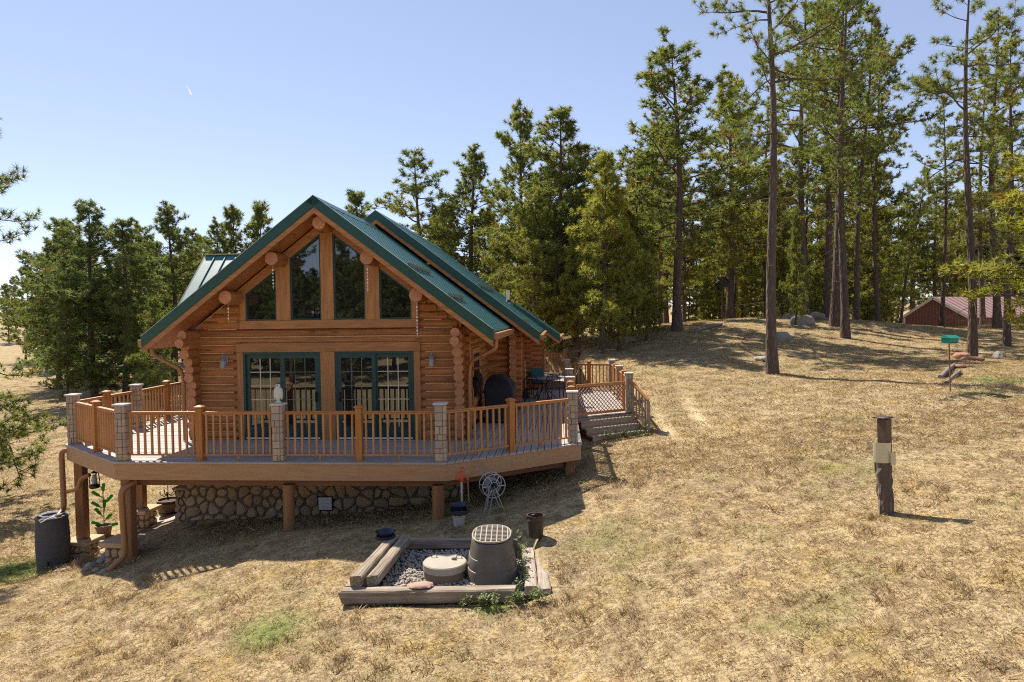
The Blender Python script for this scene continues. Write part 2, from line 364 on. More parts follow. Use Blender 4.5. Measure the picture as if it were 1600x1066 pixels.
def meadow(name, blade):
    t = NT(name)
    pos = t.n('ShaderNodeNewGeometry').outputs['Position']
    flat = t.n('ShaderNodeMapping', {'Vector': pos, 'Scale': (1,1,.2)}).outputs[0]
    big = t.noise(flat, .16, 4); mid = t.noise(flat, .85, 5, .6); fine = t.noise(flat, 5.5, 6, .68)
    straw = t.mix(mid, (.43,.305,.150), (.58,.44,.245))
    gold = t.noise(t.n('ShaderNodeMapping', {'Vector': flat, 'Location': (5,17,0)}).outputs[0], 1.15, 5, .6)
    c = t.mix(t.ramp(big, [(.40, 0.0), (.66, 1.0)]), straw, (.50,.385,.215))
    c = t.mix(t.ramp(gold, [(.52, 0.0), (.66, .75)]), c, (.47,.325,.105))
    drk = t.noise(t.n('ShaderNodeMapping', {'Vector': flat, 'Location': (-25,3,0)}).outputs[0], 2.3, 6, .7)
    c = t.mix(t.ramp(drk, [(.47, 0.0), (.60, .70)]), c, (.255,.18,.10))
    if not blade: c = t.mix(t.ramp(t.noise(flat, 13, 5, .72), [(.40, .85), (.55, 0.0)]), c, (.20,.14,.08))
    gm = t.noise(t.n('ShaderNodeMapping', {'Vector': flat, 'Location': (31,7,3)}).outputs[0], .42, 5, .65)
    c = t.mix(t.ramp(gm, [(.54, 0.0), (.70, .65)]), c, (.20,.20,.065))
    rs = t.noise(t.n('ShaderNodeMapping', {'Vector': flat, 'Location': (-11,57,3)}).outputs[0], .30, 5, .6)
    c = t.mix(t.ramp(rs, [(.60, 0.0), (.76, .6)]), c, (.42,.255,.135))
    for (a, b) in TRACKS:
        mid_ = (a+b)/2; e = (b-a).normalized(); nn = Vector((e.y, -e.x, 0))
        rel_ = t.n('ShaderNodeVectorMath', {0: t.n('ShaderNodeMapping', {'Vector': pos, 'Scale': (1,1,0)}).outputs[0], 1: tuple(mid_)}, operation='SUBTRACT').outputs[0]
        ds = t.math('ABSOLUTE', t.n('ShaderNodeVectorMath', {0: rel_, 1: tuple(nn)}, operation='DOT_PRODUCT').outputs['Value'])
        dl = t.math('ABSOLUTE', t.n('ShaderNodeVectorMath', {0: rel_, 1: tuple(e)}, operation='DOT_PRODUCT').outputs['Value'])
        k = t.math('MULTIPLY', t.math('SUBTRACT', 1.0, t.math('DIVIDE', ds, .30), True), t.math('SUBTRACT', 1.15, t.math('DIVIDE', dl, (b-a).length*.55), True), True)
        c = t.mix(t.math('MULTIPLY', k, .75), c, (.70,.56,.34))
    for p, r in GREEN_SPOTS:
        dn = t.n('ShaderNodeVectorMath', {0: pos, 1: tuple(p)}, operation='DISTANCE').outputs['Value']
        k = t.math('MULTIPLY', t.math('SUBTRACT', 1.0, t.math('DIVIDE', dn, r), True), t.math('MULTIPLY', mid, 2.1), True)
        c = t.mix(k, c, (.13,.22,.035))
    if blade:
        oi = t.n('ShaderNodeObjectInfo').outputs['Random']; a = t.n('ShaderNodeAttribute', attribute_name='tint').outputs['Fac']
        c = t.mix(t.ramp(a, [(.15, .75), (.44, 0.0)]), c, (.20,.135,.07)); c = t.mix(t.ramp(a, [(.5, 0.0), (.9, .75)]), c, (.80,.64,.38)); c = t.mix(t.math('MULTIPLY', oi, .16), c, (.36,.26,.12))
        d = t.n('ShaderNodeBsdfDiffuse', {'Color': c}); tr = t.n('ShaderNodeBsdfTranslucent', {'Color': c})
        mx = t.n('ShaderNodeMixShader', {0: .35, 1: d.outputs[0], 2: tr.outputs[0]})
        o = t.n('ShaderNodeOutputMaterial'); t.t.links.new(mx.outputs[0], o.inputs[0]); return t.m
    h = t.math('ADD', t.math('MULTIPLY', fine, .6), t.noise(flat, 24, 4, .7))
    return t.done(c, .95, h, .9, .05, 0, .1)
M_GROUND = meadow('dry_meadow', False)
M_BLADE = meadow('dry_grass_blades', True)
# ------------------------------------------------------------------ terrain
CP = [at(*q) for q in [
 (470,822,13.75),(705,805,13.5),(187,880,13.96),(118,878,16.0),(219,830,18.25),(300,806,16.35),(891,742,15.3),
 (1005,683,18.9),(1207,583,24),(1058,515,35),(1320,530,33),(1305,512,36),(1518,558,27),(1484,612,18.4),(1500,520,45),
 (1150,499,41),(1300,497,42),(900,560,30),(890,531,40),(1382,803,10.7),(85,890,15.0),(0,880,15.5),(0,752,23),(10,690,30),(10,600,55),
 (148,615,46),(10,530,120),(10,516,200),(60,820,18.5),(800,1066,7.6),(0,1066,9.1),(1600,1066,5.5),(1600,830,9),(1100,900,9.5),
 (1000,750,14),(1250,680,16),(1600,640,16),(560,1000,8.6),(200,1000,10),(330,900,11.6),(900,850,11.2),(527,952,9.75),(840,942,9.75),(700,850,11.9),
 (420,815,16.2),(500,808,16.1),(600,797,15.95),(690,783,15.8),(790,765,15.2),
 (1250,600,22),(1130,560,27),(1400,560,27),(1000,600,24),(1000,545,32),(1575,548,29)]]
CP += [Vector(q) for q in [(-4,36,-2.5),(-4,56,-2.6),(-12,30,-4.2),(45,62,-2.1),(30,45,-.9),(62,34,-1.0),(40,20,-1.3),(25,12,-1.9),(14,90,-1.4),(-18,90,-2.8),(70,110,-1.6),
 (0,-5,-4.2),(-15,-5,-5.4),(15,-5,-2.6),(0,-30,-3.8),(0,-75,1.0),(40,-40,-.5),(-40,-40,-4.5),(-60,20,-5.0),(-60,60,-4.6),(-1.2,18,-3.6),(-4,20,-3.7),(2,22,-2.95),(-8,22,-4.8)]]
_c = np.array([tuple(q) for q in CP]); _HI = np.array(HOUSE.inverted())
def _phi(a, b):
    d2 = ((a[:, None, :]-b[None, :, :])**2).sum(-1); return d2*np.log(d2+1e-6)*.5
_n = len(_c); _A = np.zeros((_n+3, _n+3)); _A[:_n,:_n] = _phi(_c[:,:2], _c[:,:2])+np.eye(_n)*2.0
_A[:_n,_n] = 1; _A[:_n,_n+1:] = _c[:,:2]; _A[_n,:_n] = 1; _A[_n+1:,:_n] = _c[:,:2].T
_w = np.linalg.solve(_A, np.concatenate([_c[:,2], [0,0,0]]))
def gz_arr(xy):
    xy = np.asarray(xy, float).reshape(-1, 2); out = np.zeros(len(xy))
    for i in range(0, len(xy), 20000):
        q = xy[i:i+20000]; out[i:i+20000] = _phi(q, _c[:,:2])@_w[:_n] + _w[_n] + q@_w[_n+1:]
    r = np.hypot(xy[:,0], xy[:,1]-25); k = np.clip((r-90)/110, 0, 1); k = k*k*(3-2*k)
    far = -2.0 + np.clip(-xy[:,0]/900, -1, 1)*2.0 + 14*np.exp(-((xy[:,1]-900)/260)**2)*(xy[:,1] > 0)
    z = out*(1-k)+far*k
    q = (np.concatenate([xy, np.zeros((len(xy),1))],1)@_HI[:3,:3].T+_HI[:3,3])[:,:2]
    def inside(h0, h1, d0, d1, m): return np.clip(np.minimum(np.minimum(q[:,0]-h0, h1-q[:,0]), np.minimum(q[:,1]-d0, d1-q[:,1]))/m+1, 0, 1)
    k = np.maximum(inside(3.3, 5.9, 1.5, 19.2, .7), np.maximum(inside(5.5, 7.6, 3.9, 10.6, .55), inside(-3.2, 3.3, .3, 15, .3)))
    z = np.where(z > -3.25, z*(1-k)+np.minimum(z, -3.25)*k, z)
    bump = .035*np.sin(xy[:,0]*1.9+np.sin(xy[:,1]*1.3)*1.4)*np.sin(xy[:,1]*2.3+np.sin(xy[:,0]*.9))+.05*np.sin(xy[:,0]*.55+2)*np.sin(xy[:,1]*.7)
    return z+bump
def gz(x, y): return float(gz_arr([(x, y)])[0])
def onground(px, py, y0=4, y1=150):
    d = ray(px, py); ys = np.geomspace(y0, y1, 700); P = np.array([[d.x*y/d.y, y, d.z*y/d.y] for y in ys])
    dz = P[:,2]-gz_arr(P[:,:2]); i = np.argmax(dz <= 0); return Vector(P[i]) if dz[i] <= 0 else None
def G(x, y, dz=0): return Vector((x, y, gz(x, y)+dz))
_b = .053; xs = -2+(.30/_b)*np.sinh(_b*np.arange(-112, 113))
_b = .040; ys = 11+(.28/_b)*np.sinh(_b*np.arange(-95, 152))
GX, GY = np.meshgrid(xs, ys); _xy = np.stack([GX.ravel(), GY.ravel()], 1)
_v = np.concatenate([_xy, gz_arr(_xy)[:,None]], 1); nx, ny = len(xs), len(ys)
_i = (np.arange(ny-1)[:,None]*nx+np.arange(nx-1)[None,:]).ravel()
_f = np.stack([_i, _i+1, _i+1+nx, _i+nx], 1)
def np_mesh(name, v, f, mat, smooth=False, attrs=None):
    me = bpy.data.meshes.new(name); k = f.shape[1]
    me.vertices.add(len(v)); me.vertices.foreach_set('co', np.ascontiguousarray(v, np.float32).ravel())
    me.loops.add(f.size); me.loops.foreach_set('vertex_index', np.ascontiguousarray(f, np.int32).ravel())
    me.polygons.add(len(f)); me.polygons.foreach_set('loop_start', np.arange(0, f.size, k, dtype=np.int32))
    if smooth: me.polygons.foreach_set('use_smooth', np.ones(len(f), bool))
    for n_, a in (attrs or {}).items():
        q = me.attributes.new(n_, 'FLOAT', 'POINT'); q.data.foreach_set('value', np.ascontiguousarray(a, np.float32))
    me.materials.append(mat); me.update(calc_edges=True); return me
_bed = (_v[:,0] > -2.2) & (_v[:,0] < .25) & (_v[:,1] > 9.8) & (_v[:,1] < 12.0); _v[_bed,2] = np.minimum(_v[_bed,2], -4.22)
structure('ground', np_mesh('ground', _v, _f, M_GROUND, True))

# ------------------------------------------------------------------ log cabin
CB = thing('log_cabin', 'orange log cabin with green metal gable roof and tall gable windows', 'cabin', W(0, 2.6, -4.3), -TH)
def hp(name, mb, mat, parent=None, **k): return part(name, mb, mat, parent or CB, frame=HOUSE, **k)
SL, RX, RZ = .76, .07, 2.70              # roof slope, ridge position, ridge height
def under(h): return RZ-.38-SL*abs(h-RX)  # underside of the front roof
CH = .187                                 # course height
courses = [DECK+.10+CH*i for i in range(30)]
DOOR = (-2.16, 2.24, -.56); WIN = (-2.06, 2.22, -.22)
for i, zc in enumerate(courses):
    lo, hi = -3.40, 3.40
    half = (RZ-.42-zc-.09)/SL
    if half < 3.3: lo, hi = RX-half, RX+half
    if zc+.06 < DOOR[2]+.02: segs = [(lo, DOOR[0]+.01), (DOOR[1]-.01, hi)]
    elif zc-.06 > WIN[2]: segs = [(lo, WIN[0]+.01), (WIN[1]-.01, hi)]
    else: segs = [(lo, hi)]
    for a, b in segs:
        if b-a < .08: continue
        m = MB(); k = max(3, int((b-a)/.8)+2); rr = random.Random(i*7+int(a*10))
        m.tube([(a+(b-a)*j/(k-1), .105+rr.uniform(-.006,.006), zc+rr.uniform(-.004,.004)) for j in range(k)], [.108+rr.uniform(-.004,.004) for _ in range(k)], 14, m=0, mc=1)
        hp('log', m, [M_LOGX, M_END], smooth=True)
    for a, b in segs:
        if b-a < .5: continue
        m = MB(); m.tube([(a+.12, .030, zc-CH/2), (b-.12, .030, zc-CH/2)], .013, 5); hp('caulk_line', m, M_CAULK)
# backing walls behind the rounds
m = MB(); m.prism([(-3.2,DECK-.3),(3.2,DECK-.3),(3.2,under(3.2)),(RX,under(RX)),(-3.2,under(-3.2))], .085, .2)
hp('wall_backing', m, M_CHINK)
for x0, x1 in ((3.12,3.165),(-3.165,-3.12)):
    m = MB(); m.box((x0,.3,DECK-.4),(x1,5.2,-.25)); hp('side_wall_backing', m, M_CHINK)
for sgn in (-1, 1):
    for i in range(13):
        zc = DECK+.10+CH*i+CH/2
        d0 = -.22 if zc < -1.45 else (-.30 if zc < -1.1 else (-.36 if zc < -.85 else -.46))
        x = sgn*3.18
        m = MB(); m.tube([(x, d0-.06*((i*5)%3)/3, zc), (x, 2.6, zc), (x, 5.2, zc)], [.112, .108, .108], 14, m=0, mc=1)
        hp('side_log', m, [M_LOGY, M_END], smooth=True)
    for j, (z, d0) in enumerate([(-.335, -.62), (-.52, -.74)]):      # eave plate logs that carry the roof
        m = MB(); m.tube([(sgn*3.16, d0, z), (sgn*3.16, 5.2, z)], .105, 14, m=0, mc=1); hp('plate_log', m, [M_LOGY, M_END], smooth=True)
for h, z in [(.12, 2.16), (-1.00, 1.38), (-2.10, .52), (1.19, 1.36), (2.29, .51)]:
    m = MB(); m.tube([(h, -.64, z), (h, .15, z)], [.150, .158], 20, m=0, mc=1); hp('purlin_log', m, [M_LOGY, M_END], smooth=True)
# flat boards round the gable windows
def board(a, b, c, d, mat=M_TRIM, name='trim_board', bev=.006, y0=-.035, y1=.10):
    m = MB(); m.prism([a, b, c, d], y0, y1); return hp(name, m, mat, bevel=bev)
def wt(h): return 2.115-SL*abs(h-RX)
board((-2.06,-.22),(2.22,-.22),(2.22,-.02),(-2.06,-.02), name='sill_board', y0=-.055)
board((-2.06,-.02),(-1.915,-.02),(-1.915,wt(-1.915)+.12),(-2.06,wt(-2.06)+.12), M_TRIMV)
board((2.055,-.02),(2.22,-.02),(2.22,wt(2.22)+.12),(2.055,wt(2.055)+.12), M_TRIMV)
for a, b in ((-1.16,-.82),(-.08,.22),(.97,1.31)):
    board((a,-.02),(b,-.02),(b,wt(b)+.02),(a,wt(a)+.02), M_TRIMV, 'window_post', y0=-.045)
board((-2.2,wt(-2.2)),(RX,wt(RX)),(RX,wt(RX)+.24),(-2.2,wt(-2.2)+.24), name='raking_board', y0=-.025)
board((RX,wt(RX)),(2.34,wt(2.34)),(2.34,wt(2.34)+.24),(RX,wt(RX)+.24), name='raking_board', y0=-.025)
def inset(poly, k):
    n = len(poly); c = [sum(p[i] for p in poly)/n for i in (0,1)]; out = []
    for i in range(n):
        p0, p1, p2 = [Vector(poly[(i+q) % n]) for q in (-1,0,1)]
        e1 = (p1-p0).normalized(); e2 = (p2-p1).normalized(); n1 = Vector((-e1.y,e1.x)); n2 = Vector((-e2.y,e2.x))
        if n1.dot(Vector(c)-p1) < 0: n1 = -n1
        if n2.dot(Vector(c)-p1) < 0: n2 = -n2
        bis = (n1+n2); bis = bis/bis.length; out.append(tuple(p1+bis*(k/max(.2,bis.dot(n1)))))
    return out
for a, b in ((-1.915,-1.16),(-.82,-.08),(.22,.97),(1.31,2.055)):
    po = [(a,-.02),(b,-.02),(b,wt(b)),(a,wt(a))]; pi = inset(po, .035); n = 4
    m = MB()
    v = [(x,-.015,z) for x,z in po]+[(x,-.015,z) for x,z in pi]+[(x,.08,z) for x,z in po]+[(x,.08,z) for x,z in pi]
    f = []
    for i in range(4):
        j = (i+1)%4; f += [(i,j,4+j,4+i),(4+i,4+j,12+j,12+i),(i,8+i,8+j,j)]
    m.add(v, f); w = hp('window', m, M_GFRAME)
    m = MB(); m.prism(pi, .028, .036); hp('pane', m, M_GLASS, w)
# door openings
board((-2.17,-.77),(2.25,-.77),(2.25,-.555),(-2.17,-.555), name='header_board', y0=-.055)
board((-2.16,DECK),(-2.01,DECK),(-2.01,-.77),(-2.16,-.77), M_TRIMV)
board((-.13,DECK),(.21,DECK),(.21,-.77),(-.13,-.77), M_TRIMV, y0=-.045)
board((2.09,DECK),(2.24,DECK),(2.24,-.77),(2.09,-.77), M_TRIMV)
def frame_mb(a, b, z0, z1, t, y0, y1, bot=None):
    bot = bot or t; m = MB()
    m.box((a,y0,z0),(a+t,y1,z1)); m.box((b-t,y0,z0),(b,y1,z1)); m.box((a+t,y0,z1-t),(b-t,y1,z1)); m.box((a+t,y0,z0),(b-t,y1,z0+bot)); return m
for (a, b, slide) in ((-2.01,-.13,1),(.21,2.09,0)):
    z0, z1 = DECK+.02, -.772; mid = (a+b)/2
    dr = hp('patio_door', frame_mb(a, b, z0, z1, .05, -.02, .09), M_GFRAME, label='green framed glass door left of the middle post' if slide else 'green framed glass door right of the middle post')
    m = MB(); m.box((a+.05,-.045,z0+.0),(b-.05,.03,z0+.035)); hp('threshold', m, M_WHITE, dr)
    for k, (p, q) in enumerate(((a+.05, mid+.03), (mid-.03, b-.05))):
        front = (k == 1) if slide else (k == 0)
        y = -.012 if front else .03
        hp('door_panel', frame_mb(p, q, z0+.036, z1-.052, .095, y, y+.04, .24), M_GFRAME, dr)
        m = MB(); m.box((p+.095,y+.016,z0+.276),(q-.095,y+.024,z1-.147)); hp('pane', m, M_GLASS, dr)
        m = MB(); W_ = (q-p-.19); H_ = (z1-.147)-(z0+.276)
        if not front:
            for i in (1, 2): m.box((p+.095+W_*i/3-.010,y+.007,z0+.277),(p+.095+W_*i/3+.010,y+.0145,z1-.148))
            for i in range(1, 5): m.box((p+.096,y+.006,z0+.276+H_*i/5-.010),(q-.096,y+.0135,z0+.276+H_*i/5+.010))
            hp('muntin', m, M_MUNTIN, dr)
        else:
            for i in (1, 2): m.box((p+.095+W_*i/3-.005,y+.010,z0+.277),(p+.095+W_*i/3+.005,y+.0152,z1-.148))
            for i in range(1, 5): m.box((p+.096,y+.009,z0+.276+H_*i/5-.005),(q-.096,y+.0142,z0+.276+H_*i/5+.005))
            hp('muntin', m, plain('dim_muntin', (.22,.20,.14), .5), dr)
    m = MB(); hx = mid+.07 if slide else mid-.10
    hx = (b-.12) if slide else (a+.11)
    m.box((hx-.015,-.075,-1.95),(hx+.015,-.013,-1.72)); hp('handle', m, M_BLACK, dr)

# ---- roofs
def slope_roof(name, ridge, ze, hx, he, d0, d1, zr, slope, ribs=.5, label=None, fascia=True, guards=(), rh=.010):
    """one slope: from h=hx (height zr) out to h=he, from depth d0 to d1"""
    s = 1 if he > hx else -1
    def z(h): return zr-slope*abs(h-hx)
    q = Vector((abs(he-hx), 0, zr-z(he))); L = abs(he-hx)
    m = MB(); m.hexa([(hx,d0,zr-.03),(he,d0,z(he)-.03),(he,d1,z(he)-.03),(hx,d1,zr-.03),(hx,d0,zr),(he,d0,z(he)),(he,d1,z(he)),(hx,d1,zr)])
    rf = hp('roof', m, M_ROOF, label=label)
    k = int((d1-d0-.1)/ribs); me = None
    for i in range(k+1):
        y = d0+.06+i*ribs
        m = MB(); m.bar((hx+s*.02,y,z(hx+s*.02)-.012),(he-s*.005,y,z(he-s*.005)-.012),.045,.024+2*rh); hp('roof_rib', m, M_ROOF, rf)
    # wooden layer below with boards
    n = max(3, int((d1-d0)/.19)) if d1-d0 < 8 else 8
    vis = 5
    dd = d0+.03
    for i in range(vis):
        y0 = dd+i*.155; y1 = y0+.149
        m = MB(); m.hexa([(hx,y0,zr-.30),(he-s*.05,y0,z(he-s*.05)-.30),(he-s*.05,y1,z(he-s*.05)-.30),(hx,y1,zr-.30),(hx,y0,zr-.04),(he-s*.05,y0,z(he-s*.05)-.04),(he-s*.05,y1,z(he-s*.05)-.04),(hx,y1,zr-.04)])
        hp('soffit_board', m, M_SOFFIT, rf)
    y0 = dd+vis*.155; m = MB()
    m.hexa([(hx,y0,zr-.295),(he-s*.05,y0,z(he-s*.05)-.295),(he-s*.05,d1-.02,z(he-s*.05)-.295),(hx,d1-.02,zr-.295),(hx,y0,zr-.04),(he-s*.05,y0,z(he-s*.05)-.04),(he-s*.05,d1-.02,z(he-s*.05)-.04),(hx,d1-.02,zr-.04)])
    hp('soffit', m, M_SOFFIT, rf)
    if fascia:
        m = MB(); m.hexa([(hx,d0-.035,zr-.215),(he+s*.02,d0-.035,z(he+s*.02)-.215),(he+s*.02,d0,z(he+s*.02)-.215),(hx,d0,zr-.215),(hx,d0-.035,zr+.045),(he+s*.02,d0-.035,z(he+s*.02)+.045),(he+s*.02,d0,z(he+s*.02)+.045),(hx,d0,zr+.045)])
        hp('rake_trim', m, M_FASC, rf, bevel=.008)
        m = MB(); m.bar((hx+s*.0,d0-.030,zr+.049),(he,d0-.030,z(he)+.049),.022,.010); hp('rake_highlight', m, M_GLINT, rf)  # added thin bar, imitates the sun glint along the trim's top edge
        m = MB(); m.hexa([(hx,d0-.012,zr-.345),(he,d0-.012,z(he)-.345),(he,d0+.028,z(he)-.345),(hx,d0+.028,zr-.345),(hx,d0-.012,zr-.20),(he,d0-.012,z(he)-.20),(he,d0+.028,z(he)-.20),(hx,d0+.028,zr-.20)])
        hp('rake_board', m, M_TRIM, rf)
    m = MB(); a = he-s*.01; m.hexa([(a,d0+.001,z(he)-.19),(a+s*.12,d0+.001,z(he)-.19),(a+s*.12,d1,z(he)-.19),(a,d1,z(he)-.19),(a,d0+.001,z(he)-.045),(a+s*.14,d0+.001,z(he)-.045),(a+s*.14,d1,z(he)-.045),(a,d1,z(he)-.045)])
    hp('gutter', m, M_TRIM if s < 0 else M_GUTTER, rf, bevel=.01)
    for h, y0, y1 in guards:
        m = MB(); m.bar((h,y0,z(h)+.07),(h,y1,z(h)+.07),.05,.07)
        for i in range(4): yy = y0+(y1-y0)*(i+.5)/4; m.box((h-.02,yy-.02,z(h)),(h+.02,yy+.02,z(h)+.05))
        hp('snow_guard', m, plain('snow_guard_wood', (.16,.17,.13), .8), rf)
    return rf
r1 = slope_roof('r', None, 0, RX, 4.03, -.80, 5.15, RZ, SL, .42, 'right slope of the front gable roof', guards=((2.15,-.65,1.9),(3.05,-.65,1.5)))
l1 = slope_roof('l', None, 0, RX, -3.98, -.80, 5.15, RZ, SL, .42, 'left slope of the front gable roof')
r2 = slope_roof('r', None, 0, RX, 4.90, 4.41, 15.3, 3.17, SL, .5, 'right slope of the taller rear roof', rh=.007, guards=((3.0,5.6,10.4),(4.45,4.6,6.0)))
l2 = slope_roof('l', None, 0, RX, -4.80, 4.41, 15.3, 3.17, SL, .60, 'left slope of the taller rear roof')
for (y0, y1, z, rf) in ((-.835,4.42,RZ,r1),(4.37,15.3,3.17,r2)):
    m = MB(); m.add([(RX-.16,y0,z-.105),(RX,y0,z+.05),(RX+.16,y0,z-.105),(RX-.16,y1,z-.105),(RX,y1,z+.05),(RX+.16,y1,z-.105),(RX,y0,z-.2),(RX,y1,z-.2)],[(0,1,4,3),(1,2,5,4),(0,6,2,1),(3,4,5,7),(0,3,7,6),(2,6,7,5)])
    hp('ridge_cap', m, M_FASC, rf)
r3 = slope_roof('r', None, 0, 3.70, 5.50, 10.9, 15.6, .52, .70, .3, 'low right slope over the rear porch', guards=((4.9,10.95,12.2),))
m = MB(); m.tube([(3.55,10.4,.35),(3.55,10.4,1.02)],.055,12); hp('vent_pipe', m, M_WHITE, r2, smooth=True)
m = MB(); m.lathe([(.13,0),(.07,.09)],(3.55,10.4,.56),14); hp('pipe_boot', m, M_BLACK, r2, smooth=True)
# left cross wing: slope facing the camera
ZR, SLW = 2.33, .97
m = MB(); e = 5.05; ze = ZR-SLW*(8-e)
m.hexa([(-7.08,8,ZR-.04),(-1,8,ZR-.04),(-1,e,ze-.04),(-7.08,e,ze-.04),(-7.08,8,ZR),(-1,8,ZR),(-1,e,ze),(-7.08,e,ze)])
m.hexa([(-7.08,8,ZR-.04),(-1,8,ZR-.04),(-1,11,ZR-2.95),(-7.08,11,ZR-2.95),(-7.08,8,ZR),(-1,8,ZR),(-1,11,ZR-2.91),(-7.08,11,ZR-2.91)])
wr = hp('roof', m, M_ROOF, label='pale lit roof slope of the left cross wing')
for i in range(11):
    h = -6.72+i*.40
    m = MB(); m.bar((h,7.98,ZR),(h,e+.01,ze+.018),.03,.035,up=(0,1,1)); hp('roof_rib', m, M_ROOF, wr)
m = MB(); m.bar((-7.10,8.0,ZR-.15),(-7.10,e,ze-.15),.05,.22,up=(0,1,1)); m.bar((-7.10,8.0,ZR-.05),(-7.10,11,ZR-2.96),.05,.24,up=(0,-1,1)); hp('rake_trim', m, M_FASC, wr)
m = MB(); m.bar((-7.12,8.02,ZR+.022),(-1.2,8.02,ZR+.022),.16,.04); hp('ridge_cap', m, plain('tan_ridge_cap', (.50,.36,.15), .45), wr)
m = MB(); m.box((-6.25,5.95,.55),(-5.6,6.28,.83)); hp('skylight', m, M_TEAL, wr, bevel=.02)
m = MB(); m.box((-6.35,5.7,-4.9),(-4.05,5.85,-.45)); m.box((-6.35,5.86,-4.9),(-6.2,10.9,-.5))
m.prism([(5.86,-.52),(10.9,-.52),(8,2.2)], -6.33, -6.22, 'x'); hp('wing_wall', m, M_LOGX)
# rear body walls
m = MB(); m.prism([(-4.05,-4.6),(4.05,-4.6),(4.05,-.42),(RX,2.72),(-4.05,-.42)], 5.17, 5.27); m.box((-4.05,5.28,-4.6),(-3.93,15.2,-.42)); m.box((3.96,5.28,-4.6),(4.0,15.2,-.42)); m.prism([(-4.05,-4.6),(4.05,-4.6),(4.05,-.42),(RX,2.72),(-4.05,-.42)], 15.0, 15.1)
hp('rear_wall_backing', m, M_CHINK)
for i in range(13):
    zc = DECK+.10+CH*i
    m = MB(); m.tube([(3.2,5.2,zc),(4.32,5.2,zc)],.108,12,m=0,mc=1); hp('log', m, [M_LOGX, M_END], smooth=True)
    for a, b in ((4.92,7.0),(7.75,9.2),(9.8,15.0)):
        m = MB(); m.tube([(4.06,a,zc+CH/2),(4.06,b,zc+CH/2)],.108,12,m=0,mc=1); hp('side_log', m, [M_LOGY, M_END], smooth=True)
    m = MB(); m.tube([(3.7,9.35,zc),(4.42+.05*(i%2),9.35,zc)],.105,12,m=0,mc=1); hp('cross_log', m, [M_LOGX, M_END], smooth=True)
    m = MB(); m.tube([(4.0,11.0,zc),(4.82,11.0,zc)],.108,12,m=0,mc=1); hp('log', m, [M_LOGX, M_END], smooth=True)
m = MB(); m.box((4.66,11.1,-4.4),(4.78,15.2,-.45)); hp('porch_wall', m, M_LOGY)
m = MB()
for a, b in ((7.0,7.06),(7.69,7.75)): m.box((4.0,a,DECK),(4.19,b,-.75))
m.box((4.0,7.06,-.83),(4.19,7.69,-.75)); w = hp('side_door', m, M_GFRAME); m = MB(); m.box((4.05,7.06,DECK+.05),(4.08,7.69,-.83)); hp('pane', m, M_GLASS, w)
m = MB()
for a, b in ((9.2,9.27),(9.73,9.8)): m.box((4.0,a,DECK),(4.2,b,-.75))
hp('trim_board', m, M_TRIMV)
# right wall window of the front section
m = MB()
for a, b in ((1.2,1.34),(2.7,2.84)): m.box((3.18,a,-2.2),(3.325,b,-.8))
m.box((3.18,1.34,-.94),(3.325,2.7,-.8)); m.box((3.18,1.34,-2.2),(3.325,2.7,-2.06)); hp('window_casing', m, M_TRIMV)
m = MB(); m.box((3.2,1.35,-2.05),(3.295,2.69,-.95)); hp('side_window', m, M_GLASS)
for j in (0,1):
    m = MB(); m.box((3.296,1.36+j*1.27,-2.04),(3.31,1.42+j*1.27,-.96)); hp('window_frame', m, M_GFRAME)
# downspouts
def pipe(pts, rad, name, mat=M_GUTTER, parent=None, frame=HOUSE, n=10):
    P = [Vector(p) for p in pts]; out = [P[0]]
    for i in range(1, len(P)-1):
        a = (P[i-1]-P[i]); b = (P[i+1]-P[i]); k = min(.12, a.length*.45, b.length*.45); a.normalize(); b.normalize()
        for t in (0,.25,.5,.75,1):
            p0 = P[i]+a*k; p1 = P[i]+b*k; out.append((1-t)**2*p0+2*t*(1-t)*P[i]+t*t*p1)
    out.append(P[-1]); m = MB(); m.tube(out, rad, n)
    return part(name, m, mat, parent or CB, frame=frame, smooth=True)
pipe([(-3.98,-.45,-.50),(-3.98,-.45,-.78),(-3.42,-.26,-1.13),(-3.36,-.24,-1.35),(-3.36,-.24,DECK+.02)],.045,'downspout')
pipe([(4.05,-.3,-.50),(4.05,-.3,-.72),(3.45,-.14,-1.02),(3.40,-.12,-1.25),(3.40,-.12,DECK+.02)],.045,'downspout')
pipe([(5.55,12.0,-.85),(5.55,12.0,-1.0),(4.86,11.9,-1.3),(4.84,11.9,-2.8)],.04,'downspout')
# stone foundation with river stones
FD = thing('stone_foundation', 'river stone foundation wall in the shade under the front deck', 'foundation wall', W(0, 0, -4.9), -TH)
def vor(seeds, x0, x1, y0, y1):
    out = []
    S = np.array(seeds)
    for i, s in enumerate(seeds):
        poly = [(x0,y0),(x1,y0),(x1,y1),(x0,y1)]
        near = np.argsort(((S-S[i])**2).sum(1))[1:18]
        for j in near:
            nx_, ny_ = S[j]-S[i]; mx, my = (S[j]+S[i])/2; new = []
            for k in range(len(poly)):
                p, q = poly[k], poly[(k+1) % len(poly)]
                a = (p[0]-mx)*nx_+(p[1]-my)*ny_; b = (q[0]-mx)*nx_+(q[1]-my)*ny_
                if a <= 0: new.append(p)
                if a*b < 0: t = a/(a-b); new.append((p[0]+(q[0]-p[0])*t, p[1]+(q[1]-p[1])*t))
            poly = new
            if len(poly) < 3: break
        if len(poly) >= 3: out.append(poly)
    return out
